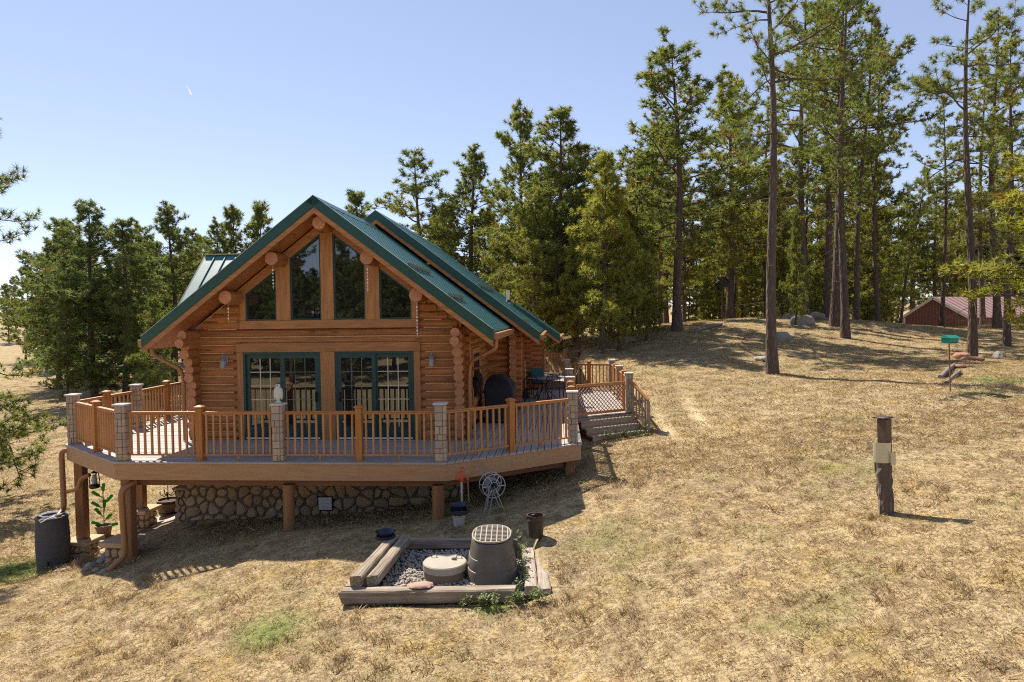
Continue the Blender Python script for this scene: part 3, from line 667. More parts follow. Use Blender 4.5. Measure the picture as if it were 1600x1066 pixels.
def stone_mb(poly, P, depth, gap=.012):
    """rounded stone over a polygon; P(a, b, out) -> point"""
    c = (sum(p[0] for p in poly)/len(poly), sum(p[1] for p in poly)/len(poly))
    rnd = []
    n = len(poly)
    for i in range(n):      # cut the corners to round the outline
        p, q = poly[i], poly[(i+1) % n]
        rnd += [(p[0]*.70+q[0]*.30, p[1]*.70+q[1]*.30), (p[0]*.30+q[0]*.70, p[1]*.30+q[1]*.70)]
    R_ = max(.02, sum(math.hypot(p[0]-c[0], p[1]-c[1]) for p in rnd)/len(rnd))
    m = MB(); k = len(rnd); v = []
    for sc, o in ((1-gap/R_, -.03), (1-gap/R_*1.5, depth*.45), (.72, depth*.92)):
        v += [P(c[0]+(p[0]-c[0])*sc, c[1]+(p[1]-c[1])*sc, o) for p in rnd]
    v.append(P(c[0], c[1], depth)); f = []
    for r_ in range(2):
        for i in range(k): j = (i+1) % k; f.append((r_*k+i, r_*k+j, r_*k+k+j, r_*k+k+i))
    f += [(2*k+i, 2*k+(i+1) % k, 3*k) for i in range(k)]
    return m.add(v, f)
rr = random.Random(4); seeds = []
for i in range(31):
    for j in range(9):
        if rr.random() < .22: continue
        seeds.append((-3.45+i*.222+rr.uniform(-.075,.075)+(j % 2)*.11, -5.0+j*.225+rr.uniform(-.07,.07)))
for poly in vor(seeds, -3.5, 3.25, -5.05, -3.25):
    c = (sum(p[0] for p in poly)/len(poly), max(p[1] for p in poly)); w = W(c[0], -.05, 0)
    if c[1] < gz(w.x, w.y)-.06: continue
    part('stone', stone_mb(poly, lambda a, b, o: (a, -.06-o, b), rr.uniform(.035,.075)), M_RSTONE, FD, frame=HOUSE, smooth=True)
m = MB(); m.box((-3.5,-.05,-5.3),(3.25,.12,-3.2)); m.box((3.05,.13,-5.3),(3.25,5.2,-3.2)); m.box((-3.5,.13,-5.3),(-3.3,5.2,-3.2)); part('mortar_wall', m, M_MORTAR, FD, frame=HOUSE)
m = MB(); m.box((-.21,-.16,-4.49),(.11,-.055,-4.19)); q = part('vent_cover', m, M_WHITE, FD, frame=HOUSE, bevel=.01)
m = MB(); m.box((-.23,-.15,-4.51),(.13,-.056,-4.17)); part('vent_frame', m, M_DARKMET, FD, frame=HOUSE)
# ------------------------------------------------------------------ deck
DK = thing('wooden_deck', 'raised weathered grey deck with tan rim boards wrapping round the cabin', 'deck', W(0, -1.0, -4.4), -TH)
def dp(name, mb, mat, parent=None, **k): return part(name, mb, mat, parent or DK, frame=HOUSE, **k)
A_, B_, C_, D_, E_, F_ = (-3.49,-2.35), (-5.90,-.51), (-5.84,1.80), (-.19,-2.35), (3.11,-2.35), (5.76,-.33)
PL, PRt = (5.82,3.45), (7.52,4.50)
PO = [(-3.58,-2.54),(3.25,-2.54),(5.96,-.46),(5.96,19.0),(3.3,19.0),(-6.08,-.60)]
def clip(poly, nx_, ny_, c):
    out = []
    for k in range(len(poly)):
        p, q = poly[k], poly[(k+1) % len(poly)]
        a = p[0]*nx_+p[1]*ny_-c; b = q[0]*nx_+q[1]*ny_-c
        if a <= 0: out.append(p)
        if a*b < 0: t = a/(a-b); out.append((p[0]+(q[0]-p[0])*t, p[1]+(q[1]-p[1])*t))
    return out
def boards(poly, along, w=.145, gap=.013, mat=None, z=DECK, parent=None, name='deck_board', rs=random.Random(3)):
    ax = 1 if along == 'x' else 0
    lo = min(p[ax] for p in poly); hi = max(p[ax] for p in poly); t = lo
    while t < hi:
        n0 = (0, 1) if ax == 1 else (1, 0)
        q = clip(poly, n0[0], n0[1], min(t+w-gap, hi)); q = clip(q, -n0[0], -n0[1], -t) if len(q) > 2 else q
        t += w
        if len(q) < 3: continue
        m = MB(); dz = rs.uniform(-.003, .003); m.prism(q, z-.035+dz, z+dz, 'z')
        dp(name, m, mat or (M_DECKX if along == 'x' else M_DECKY), parent)
boards([(-3.58,-2.54),(3.25,-2.54),(3.25,.02),(-3.45,.02),(-6.08,-.60)] and [(-6.08,-.60),(-3.58,-2.54),(3.25,-2.54),(3.25,-.03),(-6.08,-.03)], 'x')
boards([(-6.06,-.02),(-3.25,-.02),(-3.25,5.6),(-6.02,5.6)], 'x')
boards([(3.258,-2.53),(5.96,-.46),(5.96,5.1),(3.258,5.1)], 'y')
boards([(4.05,5.11),(5.96,5.11),(5.96,19),(4.05,19)], 'y')
boards([(5.97,3.55),(7.66,4.60),(7.62,10.55),(5.97,10.55)], 'y')
def rim(a, b, z0, z1, t, mat, name, off=0.0):
    a = Vector((a[0],a[1],0)); b = Vector((b[0],b[1],0)); e = (b-a).normalized(); n = Vector((e.y,-e.x,0))
    m = MB(); q = n*off
    m.hexa([a+q+Vector((0,0,z0)), b+q+Vector((0,0,z0)), b+q-n*t+Vector((0,0,z0)), a+q-n*t+Vector((0,0,z0)), a+q+Vector((0,0,z1)), b+q+Vector((0,0,z1)), b+q-n*t+Vector((0,0,z1)), a+q-n*t+Vector((0,0,z1))])
    return dp(name, m, mat, bevel=.004)
RIM = [(-6.04,5.6),(-6.06,-.58),(-3.57,-2.52),(3.24,-2.52),(5.94,-.45),(5.94,3.3)]
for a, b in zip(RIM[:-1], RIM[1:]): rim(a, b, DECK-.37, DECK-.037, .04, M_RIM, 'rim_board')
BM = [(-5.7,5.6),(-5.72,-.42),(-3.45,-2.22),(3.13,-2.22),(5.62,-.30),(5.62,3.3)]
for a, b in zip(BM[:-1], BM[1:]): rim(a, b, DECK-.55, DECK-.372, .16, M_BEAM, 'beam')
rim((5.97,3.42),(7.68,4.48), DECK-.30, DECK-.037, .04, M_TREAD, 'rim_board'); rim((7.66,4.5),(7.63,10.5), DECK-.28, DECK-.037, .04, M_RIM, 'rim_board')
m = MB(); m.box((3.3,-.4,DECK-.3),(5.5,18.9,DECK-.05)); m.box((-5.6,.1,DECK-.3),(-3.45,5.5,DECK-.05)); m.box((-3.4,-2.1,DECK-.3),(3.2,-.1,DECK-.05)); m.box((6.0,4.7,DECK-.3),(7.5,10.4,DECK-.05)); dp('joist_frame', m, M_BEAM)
for h, d, w in ((-.05,-2.28,.115),(3.02,-2.26,.125)):
    p = W(h,d); g = gz(p.x,p.y)
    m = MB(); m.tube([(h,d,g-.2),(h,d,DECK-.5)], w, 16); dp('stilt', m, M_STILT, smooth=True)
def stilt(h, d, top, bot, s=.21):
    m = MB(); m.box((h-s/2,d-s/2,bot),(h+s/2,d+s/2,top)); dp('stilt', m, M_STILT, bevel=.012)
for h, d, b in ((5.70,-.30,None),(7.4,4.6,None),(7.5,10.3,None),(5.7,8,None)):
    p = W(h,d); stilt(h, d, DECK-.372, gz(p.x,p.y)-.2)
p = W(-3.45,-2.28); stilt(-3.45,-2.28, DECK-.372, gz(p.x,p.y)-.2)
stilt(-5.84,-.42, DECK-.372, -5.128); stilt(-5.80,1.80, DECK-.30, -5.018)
# stone piers beside the stilts (round field stones under a sandstone slab)
def pier(h, d, w, zt, label, cap=.10, capw=None, seed=1):
    p = W(h,d); g = gz(p.x,p.y)
    t = thing('stone_pier', label, 'stone pier', W(h, d, g-.15), -TH)
    zt -= g-.15
    m = MB(); m.box((-w/2+.03,-w/2+.03,-.1),(w/2-.03,w/2-.03,zt-cap)); part('mortar_core', m, M_MORTAR, t)
    rr = random.Random(seed)
    for a in range(4):
        Rm = Matrix.Rotation(a*math.pi/2, 4, 'Z'); nz = max(2, round((zt-cap)/.2)); sd = []
        for i in range(3):
            for j in range(nz): sd.append((-w/2+(i+.5)*w/3+rr.uniform(-.04,.04), (j+.5)*(zt-cap)/nz+rr.uniform(-.05,.05)))
        for poly in vor(sd, -w/2+.01, w/2-.01, .0, zt-cap):
            part('stone', stone_mb(poly, lambda x, z, o: Rm @ Vector((x, -w/2+.03-o, z)), rr.uniform(.05,.085), .01), M_RSTONE, t, smooth=True)
    cw = capw or w*1.45; m = MB(); m.prism([(-cw/2,-cw*.42),(cw*.45,-cw/2),(cw/2,cw*.45),(-cw*.47,cw/2)], zt-cap+.001, zt, 'z'); part('cap_slab', m, M_SLAB, t, bevel=.012)
pier(-5.84,-.42,.46,-5.13,'round stone pier with sandstone slab behind the dark rain barrel', seed=2)
pier(-3.80,-2.02,.46,-4.60,'stone pier half hidden behind the front corner stilt and its downspout', seed=3)
pier(-5.80,1.80,.52,-5.02,'stone pier under the rear left stilt beside the half barrel planter', seed=4)
pier(-3.62,.22,.36,-4.03,'short stone pier joined to the left end of the foundation wall', seed=5, cap=.05)
# ---- stone pillars of the railing
def pillar_meshes(w=.205, H=1.12, nrow=8, seed=0):
    rr = random.Random(seed); rows = [rr.uniform(.8,1.25) for _ in range(nrow)]; s = sum(rows); rows = [q*H/s for q in rows]
    out = []; z = 0; th = .048
    for i, hgt in enumerate(rows):
        for a in range(4):
            cut = rr.choice([.38,.5,.62]) if rr.random() < .75 else None
            e0, e1 = -w/2, w/2-th
            segs = [(e0,e1)] if cut is None else [(e0,e0+(e1-e0)*cut),(e0+(e1-e0)*cut,e1)]
            for p, q in segs:
                m = MB(); o = rr.uniform(0,.016); g = .004; m.box((p+g,-w/2-o,z+g),(q-g,-w/2+th,z+hgt-g))
                Rm = Matrix.Rotation(a*math.pi/2, 4, 'Z'); m.v = [tuple(Rm @ Vector(v)) for v in m.v]; out.append(m)
        z += hgt
    return out
def pillar(hd, label, detail=True, seed=0, z=DECK):
    t = thing('stone_pillar', label, 'pillar', W(hd[0], hd[1], z), -TH, 'stone clad pillars of the deck railing')
    m = MB(); m.box((-.09,-.09,0),(.09,.09,1.12)); part('mortar_core', m, M_MORTAR, t)
    ms = pillar_meshes(seed=seed)
    if detail:
        for q in ms: part('stone', q, M_PSTONE, t, bevel=.007)
    else:
        m = MB()
        for q in ms: m.add(q.v, q.f)
        o = part('stone_cladding', m, M_PSTONE, t, bevel=.006); o['kind'] = 'stuff'
    m = MB(); m.box((-.135,-.135,1.122),(.135,.135,1.166)); part('capstone', m, M_CAP, t, bevel=.01)
pillar(A_, 'stone pillar at the front left corner of the deck above the corner stilt', seed=11)
pillar(B_, 'leftmost stone pillar where the deck turns back along the cabin', seed=12)
pillar(C_, 'stone pillar on the left side deck in front of the dark pines', seed=13)
pillar(D_, 'stone pillar in the middle of the front railing carrying the bird statue', seed=14)
pillar(E_, 'stone pillar at the right end of the front railing above the red hydrant', seed=15)
pillar(F_, 'stone pillar at the right outer corner of the deck nearest the steps', seed=16)
pillar((5.78,3.32), 'stone pillar at the left end of the lattice gate', False, 17)
pillar((7.52,4.52), 'stone pillar at the top of the steps where the stair rail begins', True, 18)
pillar((7.50,7.45), 'middle stone pillar on the right side of the lit side platform', False, 19)
pillar((7.47,10.45), 'stone pillar at the far right corner of the lit side platform', False, 20)
pillar((5.78,10.9), 'stone pillar at the far left corner of the side platform beside the porch', False, 21)
pillar((5.80,6.2), 'stone pillar behind the gate between deck and side platform', False, 22)
pillar((5.80,18.9), 'farthest stone pillar at the end of the long rear deck', False, 23)
# ---- railings
mb_ = MB(); mb_.box((-.019,-.019,.135),(.019,.019,.975)); ME_BAL = mb_.mesh('baluster', M_BAL)
mb_ = MB(); mb_.box((-.065,-.065,.0),(.065,.065,1.07)); ME_POST = mb_.mesh('post', M_POST, bevel=.006)
mb_ = MB(); mb_.box((-.085,-.085,1.071),(.085,.085,1.10)); mb_.hexa([(-.085,-.085,1.10),(.085,-.085,1.10),(.085,.085,1.10),(-.085,.085,1.10),(-.03,-.03,1.13),(.03,-.03,1.13),(.03,.03,1.13),(-.03,.03,1.13)]); ME_PCAP = mb_.mesh('post_cap', M_POST)
mb_ = MB(); mb_.box((-.085,-.085,.001),(.085,.085,.045)); ME_PBASE = mb_.mesh('post_base', M_POST)
def railing(a, b, label, posts=(.5,), ends=(.11,.11), z=DECK, sp=.155):
    a = Vector((a[0],a[1],0)); b = Vector((b[0],b[1],0)); e = (b-a); L = e.length; ang = math.atan2(e.y, e.x)
    mid = (a+b)/2; t = thing('deck_railing', label, 'railing', W(mid.x, mid.y, z), ang-TH, 'wooden railings along the deck edge')
    cuts = [-L/2+ends[0]]+[(-.5+q)*L for q in posts]+[L/2-ends[1]]
    for i, q in enumerate(posts):
        x = (-.5+q)*L; po = inst('post', ME_POST, t, (x,0,0)); inst('post_cap', ME_PCAP, po); inst('post_base', ME_PBASE, po)
    for i in range(len(cuts)-1):
        p = cuts[i]+(.066 if i else 0); q = cuts[i+1]-(.066 if i < len(cuts)-2 else 0)
        m = MB(); m.box((p,-.045,.975),(q,.045,1.0)); m.box((p,-.022,.935),(q,.022,.974)); part('top_rail', m, M_RAIL, t, bevel=.004)
        m = MB(); m.box((p,-.025,.10),(q,.025,.135)); part('bottom_rail', m, M_RAIL, t)
        m = MB(); c = (p+q)/2; m.box((c-.02,-.02,.001),(c+.02,.02,.099)); part('support_block', m, M_BAL, t)
        n = max(1, round((q-p)/sp)); 
        for k in range(n): inst('baluster', ME_BAL, t, (p+(k+.5)*(q-p)/n, 0, 0))
    return t
railing(A_, D_, 'front railing from the left corner pillar to the pillar with the bird statue')
railing(D_, E_, 'front railing from the bird statue pillar to the pillar above the hydrant')
railing(B_, A_, 'angled left corner railing glowing in the sun above the rain barrel')
railing(E_, F_, 'angled right corner railing above the hose reel')
railing(B_, C_, 'left side railing between the leftmost pillar and the one behind it')
railing(C_, (-6.0,4.9), 'rearmost left side railing ending behind the log corner', ends=(.13,0))
railing(F_, (5.78,3.32), 'right deck edge railing casting its shadow on the grass', posts=(.42,.78))
railing((7.52,4.52),(7.50,7.45), 'near right railing of the lit side platform', posts=(.5,))
railing((7.50,7.45),(7.47,10.45), 'far right railing of the lit side platform', posts=(.5,))
railing((7.47,10.45),(5.78,10.9), 'rear railing of the lit side platform', posts=(.5,))
railing((5.80,18.9),(4.7,18.9), 'short pale railing at the far end of the rear porch', posts=(), ends=(.13,.0), sp=.15)
railing((5.78,10.9),(5.80,18.9), 'long railing along the rear porch behind the side platform', posts=(.25,.5,.75))
# ---- gate with lattice, at the head of the steps
gv = Vector((7.40-5.92, 4.43-3.45, 0)); GL = gv.length; ga = math.atan2(gv.y, gv.x)
gt = thing('lattice_gate', 'wooden gate with diagonal wire lattice at the head of the steps', 'gate', W(5.92,3.45,DECK), ga-TH)
for z0, z1 in ((.04,.12),(.84,.92)):
    m = MB(); m.box((.02,-.022,z0),(GL-.02,.022,z1)); part('rail', m, M_RAIL, gt)
for x in (.02, GL-.07):
    m = MB(); m.box((x,-.021,.121),(x+.05,.021,.839)); part('stile', m, M_RAIL, gt)
for s in (1,-1):
    m = MB(); k = -.75
    while k < GL+.75:
        p, q = (k, .12), (k+s*.72, .84)
        for lo in (1,):
            x0, z0 = p; x1, z1 = q
            if x0 > x1: x0, z0, x1, z1 = x1, z1, x0, z0
            a, b = max(x0,.07), min(x1,GL-.07)
            if b-a > .02:
                f = lambda x: z0+(z1-z0)*(x-x0)/(x1-x0)
                m.bar((a, s*.008, f(a)), (b, s*.008, f(b)), .017, .015, up=(0,1,0))
        k += .125
    o = part('lattice', m, M_BEAM, gt); o['kind'] = 'stuff'
# ---- steps
ev = Vector((.844,.537,0)); ov = Vector((.537,-.844,0)); s0 = Vector((5.97,3.40,0))
ST = thing('wooden_steps', 'three weathered wooden steps leading down from the lattice gate', 'steps', W(6.9,3.3,-3.6), -TH)
for i, (o0, o1, z, l0, l1) in enumerate(((.0,.26,DECK-.075,-.05,1.76),(.24,.51,DECK-.245,-.05,1.78),(.49,.76,DECK-.415,-.02,1.80))):
    m = MB()
    for k in range(2):
        a = o0+k*(o1-o0)/2+.004; b = o0+(k+1)*(o1-o0)/2-.004
        m2 = [s0+ev*l0+ov*a, s0+ev*l1+ov*a, s0+ev*l1+ov*b, s0+ev*l0+ov*b]
        m.hexa([q+Vector((0,0,z-.05)) for q in m2]+[q+Vector((0,0,z)) for q in m2])
    part('tread', m, M_TREAD, ST, frame=HOUSE, bevel=.005)
    m = MB(); m2 = [s0+ev*(l0+.02)+ov*(o1-.06), s0+ev*(l1-.02)+ov*(o1-.06), s0+ev*(l1-.02)+ov*(o1-.02), s0+ev*(l0+.02)+ov*(o1-.02)]
    m.hexa([q+Vector((0,0,z-.17)) for q in m2]+[q+Vector((0,0,z-.052)) for q in m2]); part('riser', m, M_TREAD, ST, frame=HOUSE)
for l in (.04, .88, 1.68):
    m = MB(); P = [s0+ev*l+ov*0, s0+ev*l+ov*.73, s0+ev*(l+.05)+ov*.73, s0+ev*(l+.05)+ov*0]
    m.hexa([P[0]+Vector((0,0,-3.55)),P[1]+Vector((0,0,-3.65)),P[2]+Vector((0,0,-3.65)),P[3]+Vector((0,0,-3.55)),P[0]+Vector((0,0,DECK-.18)),P[1]+Vector((0,0,DECK-.50)),P[2]+Vector((0,0,DECK-.50)),P[3]+Vector((0,0,DECK-.18))]); part('stringer', m, M_BEAM, ST, frame=HOUSE)
SR = thing('stair_railing', 'sloping wooden handrail on the right of the steps', 'handrail', W(7.8,4.0,-3.4), -TH)
p0 = Vector((7.55,4.36,DECK)); p1 = s0+ev*1.88+ov*.78+Vector((0,0,-3.34)); 
def stair(p, q, w, h, name, mat=M_TREAD):
    m = MB(); m.bar(p, q, w, h); part(name, m, mat, SR, frame=HOUSE)
m = MB(); m.cbox(p1+Vector((0,0,.38)), (.1,.1,1.05)); part('post', m, M_TREAD, SR, frame=HOUSE, bevel=.006)
pt, pb = p0+Vector((0,0,.93)), p1+Vector((0,0,.93))
stair(pt, pb, .10, .045, 'top_rail', M_RAIL); stair(p0+Vector((0,0,.12)), p1+Vector((0,0,.16)), .05, .06, 'bottom_rail')
for i in range(1,6):
    k = i/6; a = p0.lerp(p1,k); b = pt.lerp(pb,k); m = MB(); m.bar(a+Vector((0,0,.14)), b-Vector((0,0,.02)), .036, .036, up=(1,0,0)); part('baluster', m, M_TREAD, SR, frame=HOUSE)
# deck downspouts on the left
DS = thing('deck_downspout', 'brown downspout from the left deck corner ending above the rain barrel', 'downspout', at(97,800,15.9), 0)
pipe([at(112,703,15.95),at(96,705,15.9),at(100,795,15.7),at(91,806,15.45)],.062,'drain_pipe',M_GUTTER,DS,ID)
pipe([at(140,742,15.6),at(126,748,15.6),at(123,764,15.6),at(100,769,15.82)],.05,'branch_pipe',M_GUTTER,DS,ID)
DS2 = thing('deck_downspout', 'brown downspout running down the front corner stilt to the stones', 'downspout', at(190,880,13.7), 0)
pipe([at(212,752,13.95),at(189,766,13.72),at(196,868,13.68),at(170,892,13.5)],.062,'drain_pipe',M_GUTTER,DS2,ID)
# paved strip under the deck
def drape(name, px, zup, mat, kind='structure', thick=.08):
    top = [onground(*p) for p in px]; n = len(top); m = MB()
    v = [(p.x,p.y,p.z+zup) for p in top]+[(p.x,p.y,p.z-.12) for p in top]
    m.add(v, [tuple(range(n))]+[(i,(i+1)%n,n+(i+1)%n,n+i) for i in range(n)]); return structure(name, m.mesh(name, mat))
M_WALK = plain('pink_flagstone', (.42,.33,.28), .85, 0, .2, 5)
pts_n = [(120,868),(150,862),(180,850),(232,826),(285,810),(312,806)]; pts_f = [(306,790),(262,802),(215,826),(175,846),(150,848),(128,860)]
for i in range(5):
    drape('paved_path', [pts_n[i],pts_n[i+1],pts_f[4-i],pts_f[5-i]], .045-.001*i, M_WALK)
# ------------------------------------------------------------------ things on and by the deck
def hloc(h, d, z): return W(h, d, z)
for hd, lab in (((-2.44,-.02,-1.12),'pewter wall lantern on the logs left of the glass doors'),((2.53,-.02,-1.12),'pewter wall lantern on the logs right of the glass doors')):
    t = thing('wall_lantern', lab, 'lantern', hloc(*hd), -TH, 'lanterns either side of the doors')
    m = MB(); m.box((-.05,.0,.08),(.05,.025,.30)); part('back_plate', m, M_PEWTER, t, bevel=.01)
    m = MB(); m.tube([(0,.0,.24),(0,-.06,.32),(0,-.11,.30),(0,-.12,.25)],.012,8); part('arm', m, M_PEWTER, t, smooth=True)
    m = MB(); m.lathe([(.075,.0),(.07,.02),(.055,.17),(.08,.18),(.03,.24),(.012,.25)],(0,-.12,0),8); part('lantern_body', m, M_PEWTER, t)
    m = MB(); m.lathe([(.058,.03),(.058,.15)],(0,-.12,0),6,rx=1.12,ry=1.12); part('lamp_glass', m, M_GLTABLE, t)
def spinner(h, z, n, lab):
    t = thing('hanging_spinner', lab, 'wind spinner', hloc(h, -.58, z), -TH, 'white spinners hanging from the gable logs')
    m = MB(); m.tube([(0,0,0),(0,0,-.09-.075*n)],.003,4); part('string', m, M_WHITE, t)
    for i in range(n):
        m = MB(); a = i*.9; r = .022; m.cbox((0,0,-.10-.075*i),(.026*abs(math.cos(a))+.008,.010,.034),Matrix.Rotation(.5,4,'Y')); part('blade', m, M_WHITE, t)
spinner(-2.06,.36,4,'short white spinner hanging from the lowest left gable log')
spinner(-.99,1.22,6,'white spinner hanging in front of the left triangular window')
spinner(1.19,1.20,7,'white spinner hanging in front of the tall right gable window')
spinner(2.30,.34,9,'longest white spinner hanging beside the right triangular window')
# bird statue
t = thing('bird_statue', 'white hawk statue with dark crown on the middle railing pillar', 'statue', W(D_[0],D_[1],DECK+1.166), -TH)
m = MB(); m.lathe([(.055,0),(.06,.03),(.03,.05),(.05,.10),(.075,.17),(.08,.23),(.065,.29),(.042,.325),(.046,.355),(.044,.385),(.02,.41),(.004,.415)],(0,0,0),14,rx=1,ry=.85); part('body', m, M_BIRD, t, smooth=True)
for s in (-1,1):
    m = MB(); m.blob((s*.065,.015,.19),(.026,.05,.125),3,.1); part('wing', m, M_BIRD, t, smooth=True)
m = MB(); m.blob((0,.01,.39),(.047,.045,.028),4,.05); part('crown', m, M_BIRDDK, t, smooth=True)
m = MB(); m.tube([(0,-.03,.365),(0,-.062,.362),(0,-.07,.345)],[.014,.009,.002],6); part('beak', m, M_BIRDDK, t)
m = MB(); m.hexa([(-.03,.04,.03),(.03,.04,.03),(.025,.06,.03),(-.025,.06,.03),(-.045,.02,.16),(.045,.02,.16),(.04,.06,.16),(-.04,.06,.16)]); part('tail', m, M_BIRDDK, t)
# covered grill
t = thing('covered_grill', 'black covered barbecue grill against the right log wall', 'grill', W(3.86,3.0,DECK), -TH)
m = MB()
prof = [(-.62,-.30),(.62,-.30),(.62,.30),(-.62,.30)]
def ring(z, sx, sy, ox=0): return [(ox+x*sx, y*sy, z) for x, y in [(-.36,-.62),(.36,-.62),(.40,-.55),(.40,.55),(.36,.62),(-.36,.62),(-.40,.55),(-.40,-.55)]]
rs_ = [ring(.03,1.0,1.0),ring(.45,.97,.97),ring(.82,1.0,1.03),ring(.95,.98,1.0,-.01),ring(1.12,.80,.72,-.05),ring(1.22,.50,.58,-.09),ring(1.25,.25,.4,-.1)]
v = [p for r in rs_ for p in r]; k = 8; f = [(i*k+j,i*k+(j+1)%k,(i+1)*k+(j+1)%k,(i+1)*k+j) for i in range(len(rs_)-1) for j in range(k)]+[tuple(range((len(rs_)-1)*k,len(rs_)*k))]
m.add(v, f); part('cover', m, M_COVER, t, smooth=True)
for x in (-.3,.3):
    for y in (-.5,.5):
        m = MB(); m.lathe([(.04,0),(.045,.03),(.04,.06)],(x,y,0),10); part('wheel', m, M_BLACK, t)
m = MB(); m.box((-.46,-.5,.80),(-.405,.5,.84)); part('side_handle', m, M_DARKMET, t)
# bunch of dried plants hanging by the corner and the rod that carries it
t = thing('dried_bundle', 'dark dried plant bunch hanging on the right log corner', 'dried bunch', W(3.52,.55,-1.25), -TH)
m = MB(); rr = random.Random(5)
for i in range(60):
    a = rr.uniform(0,6.28); l = rr.uniform(.25,.75); r = .02+.10*math.sin(min(1,l/.75)*2.4)
    m.tube([(0,0,-.02),(r*math.cos(a),r*math.sin(a),-l*.55),(r*.8*math.cos(a+.4),r*.8*math.sin(a+.4),-l)],[.012,.016,.003],4,False)
part('stalks', m, plain('dried_dark_stalks', (.035,.022,.014), .9), t)
m = MB(); m.tube([(-.2,0,.0),(.52,.05,.10)],.035,10); part('hanging_rod', m, M_BEAM, t, smooth=True)
# table, chairs, broom
tx = (4.95,7.9)
t = thing('patio_table', 'round glass patio table with curled iron legs on the side deck', 'table', W(tx[0],tx[1],DECK), -TH)
m = MB(); m.lathe([(.58,.70),(.60,.715),(.58,.73)],(0,0,0),32); part('tabletop', m, M_GLTABLE, t, smooth=True)
m = MB(); m.tube([(.6*math.cos(i*math.pi/16),.6*math.sin(i*math.pi/16),.70) for i in range(33)],.016,6,False); part('rim', m, M_DARKMET, t, smooth=True)
for i in range(4):
    a = i*math.pi/2+.5; ca, sa = math.cos(a), math.sin(a)
    m = MB(); m.tube([(.42*ca,.42*sa,.02),(.30*ca,.30*sa,.16),(.07*ca,.07*sa,.34),(.10*ca,.10*sa,.52),(.36*ca,.36*sa,.69)],.017,7); part('leg', m, M_DARKMET, t, smooth=True)
def iron_chair(h, d, rz, lab, cushion=None):
    t = thing('patio_chair', lab, 'chair', W(h,d,DECK), rz-TH, 'chairs round the patio table')
    for x in (-.2,.2):
        for y in (-.2,.2):
            m = MB(); m.tube([(x*1.15,y*1.15,.0),(x,y,.25),(x,y,.43)],.013,6); part('leg', m, M_DARKMET, t, smooth=True)
    m = MB(); m.tube([(.23*math.cos(i*math.pi/10),.23*math.sin(i*math.pi/10),.435) for i in range(21)],.014,6,False)
    for i in range(-4,5): w = math.sqrt(max(.001,.22**2-(i*.05)**2)); m.bar((i*.05,-w,.435),(i*.05,w,.435),.02,.008)
    part('seat', m, M_DARKMET, t)
    m = MB(); m.tube([(-.22,.2,.43),(-.24,.27,.75),(-.12,.30,.90),(0,.31,.94),(.12,.30,.90),(.24,.27,.75),(.22,.2,.43)],.015,7,False)
    for i in range(-3,4): m.bar((i*.055,.22,.45),(i*.055,.30,.90-abs(i)*.02),.01,.01,up=(0,1,0))
    part('backrest', m, M_DARKMET, t, smooth=True)
    if cushion:
        m = MB(); m.box((-.22,-.22,.445),(.22,.2,.52)); part('seat_cushion', m, cushion, t, bevel=.03)
        m = MB(); m.hexa([(-.22,.16,.5),(.22,.16,.5),(.22,.22,.5),(-.22,.22,.5),(-.24,.22,.95),(.24,.22,.95),(.24,.29,.95),(-.24,.29,.95)]); part('back_cushion', m, cushion, t, bevel=.02)
iron_chair(4.55,6.95,math.pi,'slatted iron chair in front of the patio table, left one')
iron_chair(5.35,7.1,math.pi*.9,'slatted iron chair in front of the patio table beside the stone pillar')
iron_chair(4.72,8.9,.2,'iron chair with teal cushions behind the patio table', M_TEALFAB)
t = thing('broom', 'broom with pale handle leaning on the log wall behind the grill', 'broom', W(4.30,8.0,DECK), -TH)
m = MB(); m.tube([(0,0,.28),(-.02,.03,1.3)],.014,8); part('handle', m, M_SHEET, t)
m = MB(); m.hexa([(-.15,-.03,0),(.15,-.03,0),(.15,.03,0),(-.15,.03,0),(-.05,-.02,.3),(.05,-.02,.3),(.05,.02,.3),(-.05,.02,.3)]); part('bristles', m, M_BLACK, t)
# rain barrel
p = onground(84,886); p = G(p.x, p.y)
t = thing('rain_barrel', 'dark grey plastic rain barrel standing by the left stone pier', 'barrel', p, 0)
m = MB(); pr = [(.305,-.08)]
for i in range(9): z = i*.135; r = .315+.025*math.sin(math.pi*i/8); pr += [(r,z),(r+.006,z+.05),(r+.001,z+.06)]
pr += [(.33,1.14),(.345,1.16),(.33,1.18),(.29,1.18),(.27,1.12)]; m.lathe(pr, (0,0,0), 32); part('body', m, M_BARREL, t, smooth=True)
m = MB(); m.lathe([(.02,-.01),(.02,.06)],(.1,-.33,.16),8); part('tap', m, M_BLACK, t)
t2 = thing('white_hose', 'white hose coiled on top of the rain barrel', 'hose', p+Vector((0,0,1.19)), 0)
m = MB(); m.tube([((.20+.05*(i/50))*math.cos(i*.26),(.20+.05*(i/50))*math.sin(i*.26),.01+.0006*i) for i in range(52)]+[(-.05,-.36,-.02),(.0,-.37,-.06),(.1,-.34,.0),(.2,-.2,.03)],.014,7); part('coil', m, M_WHITE, t2, smooth=True)
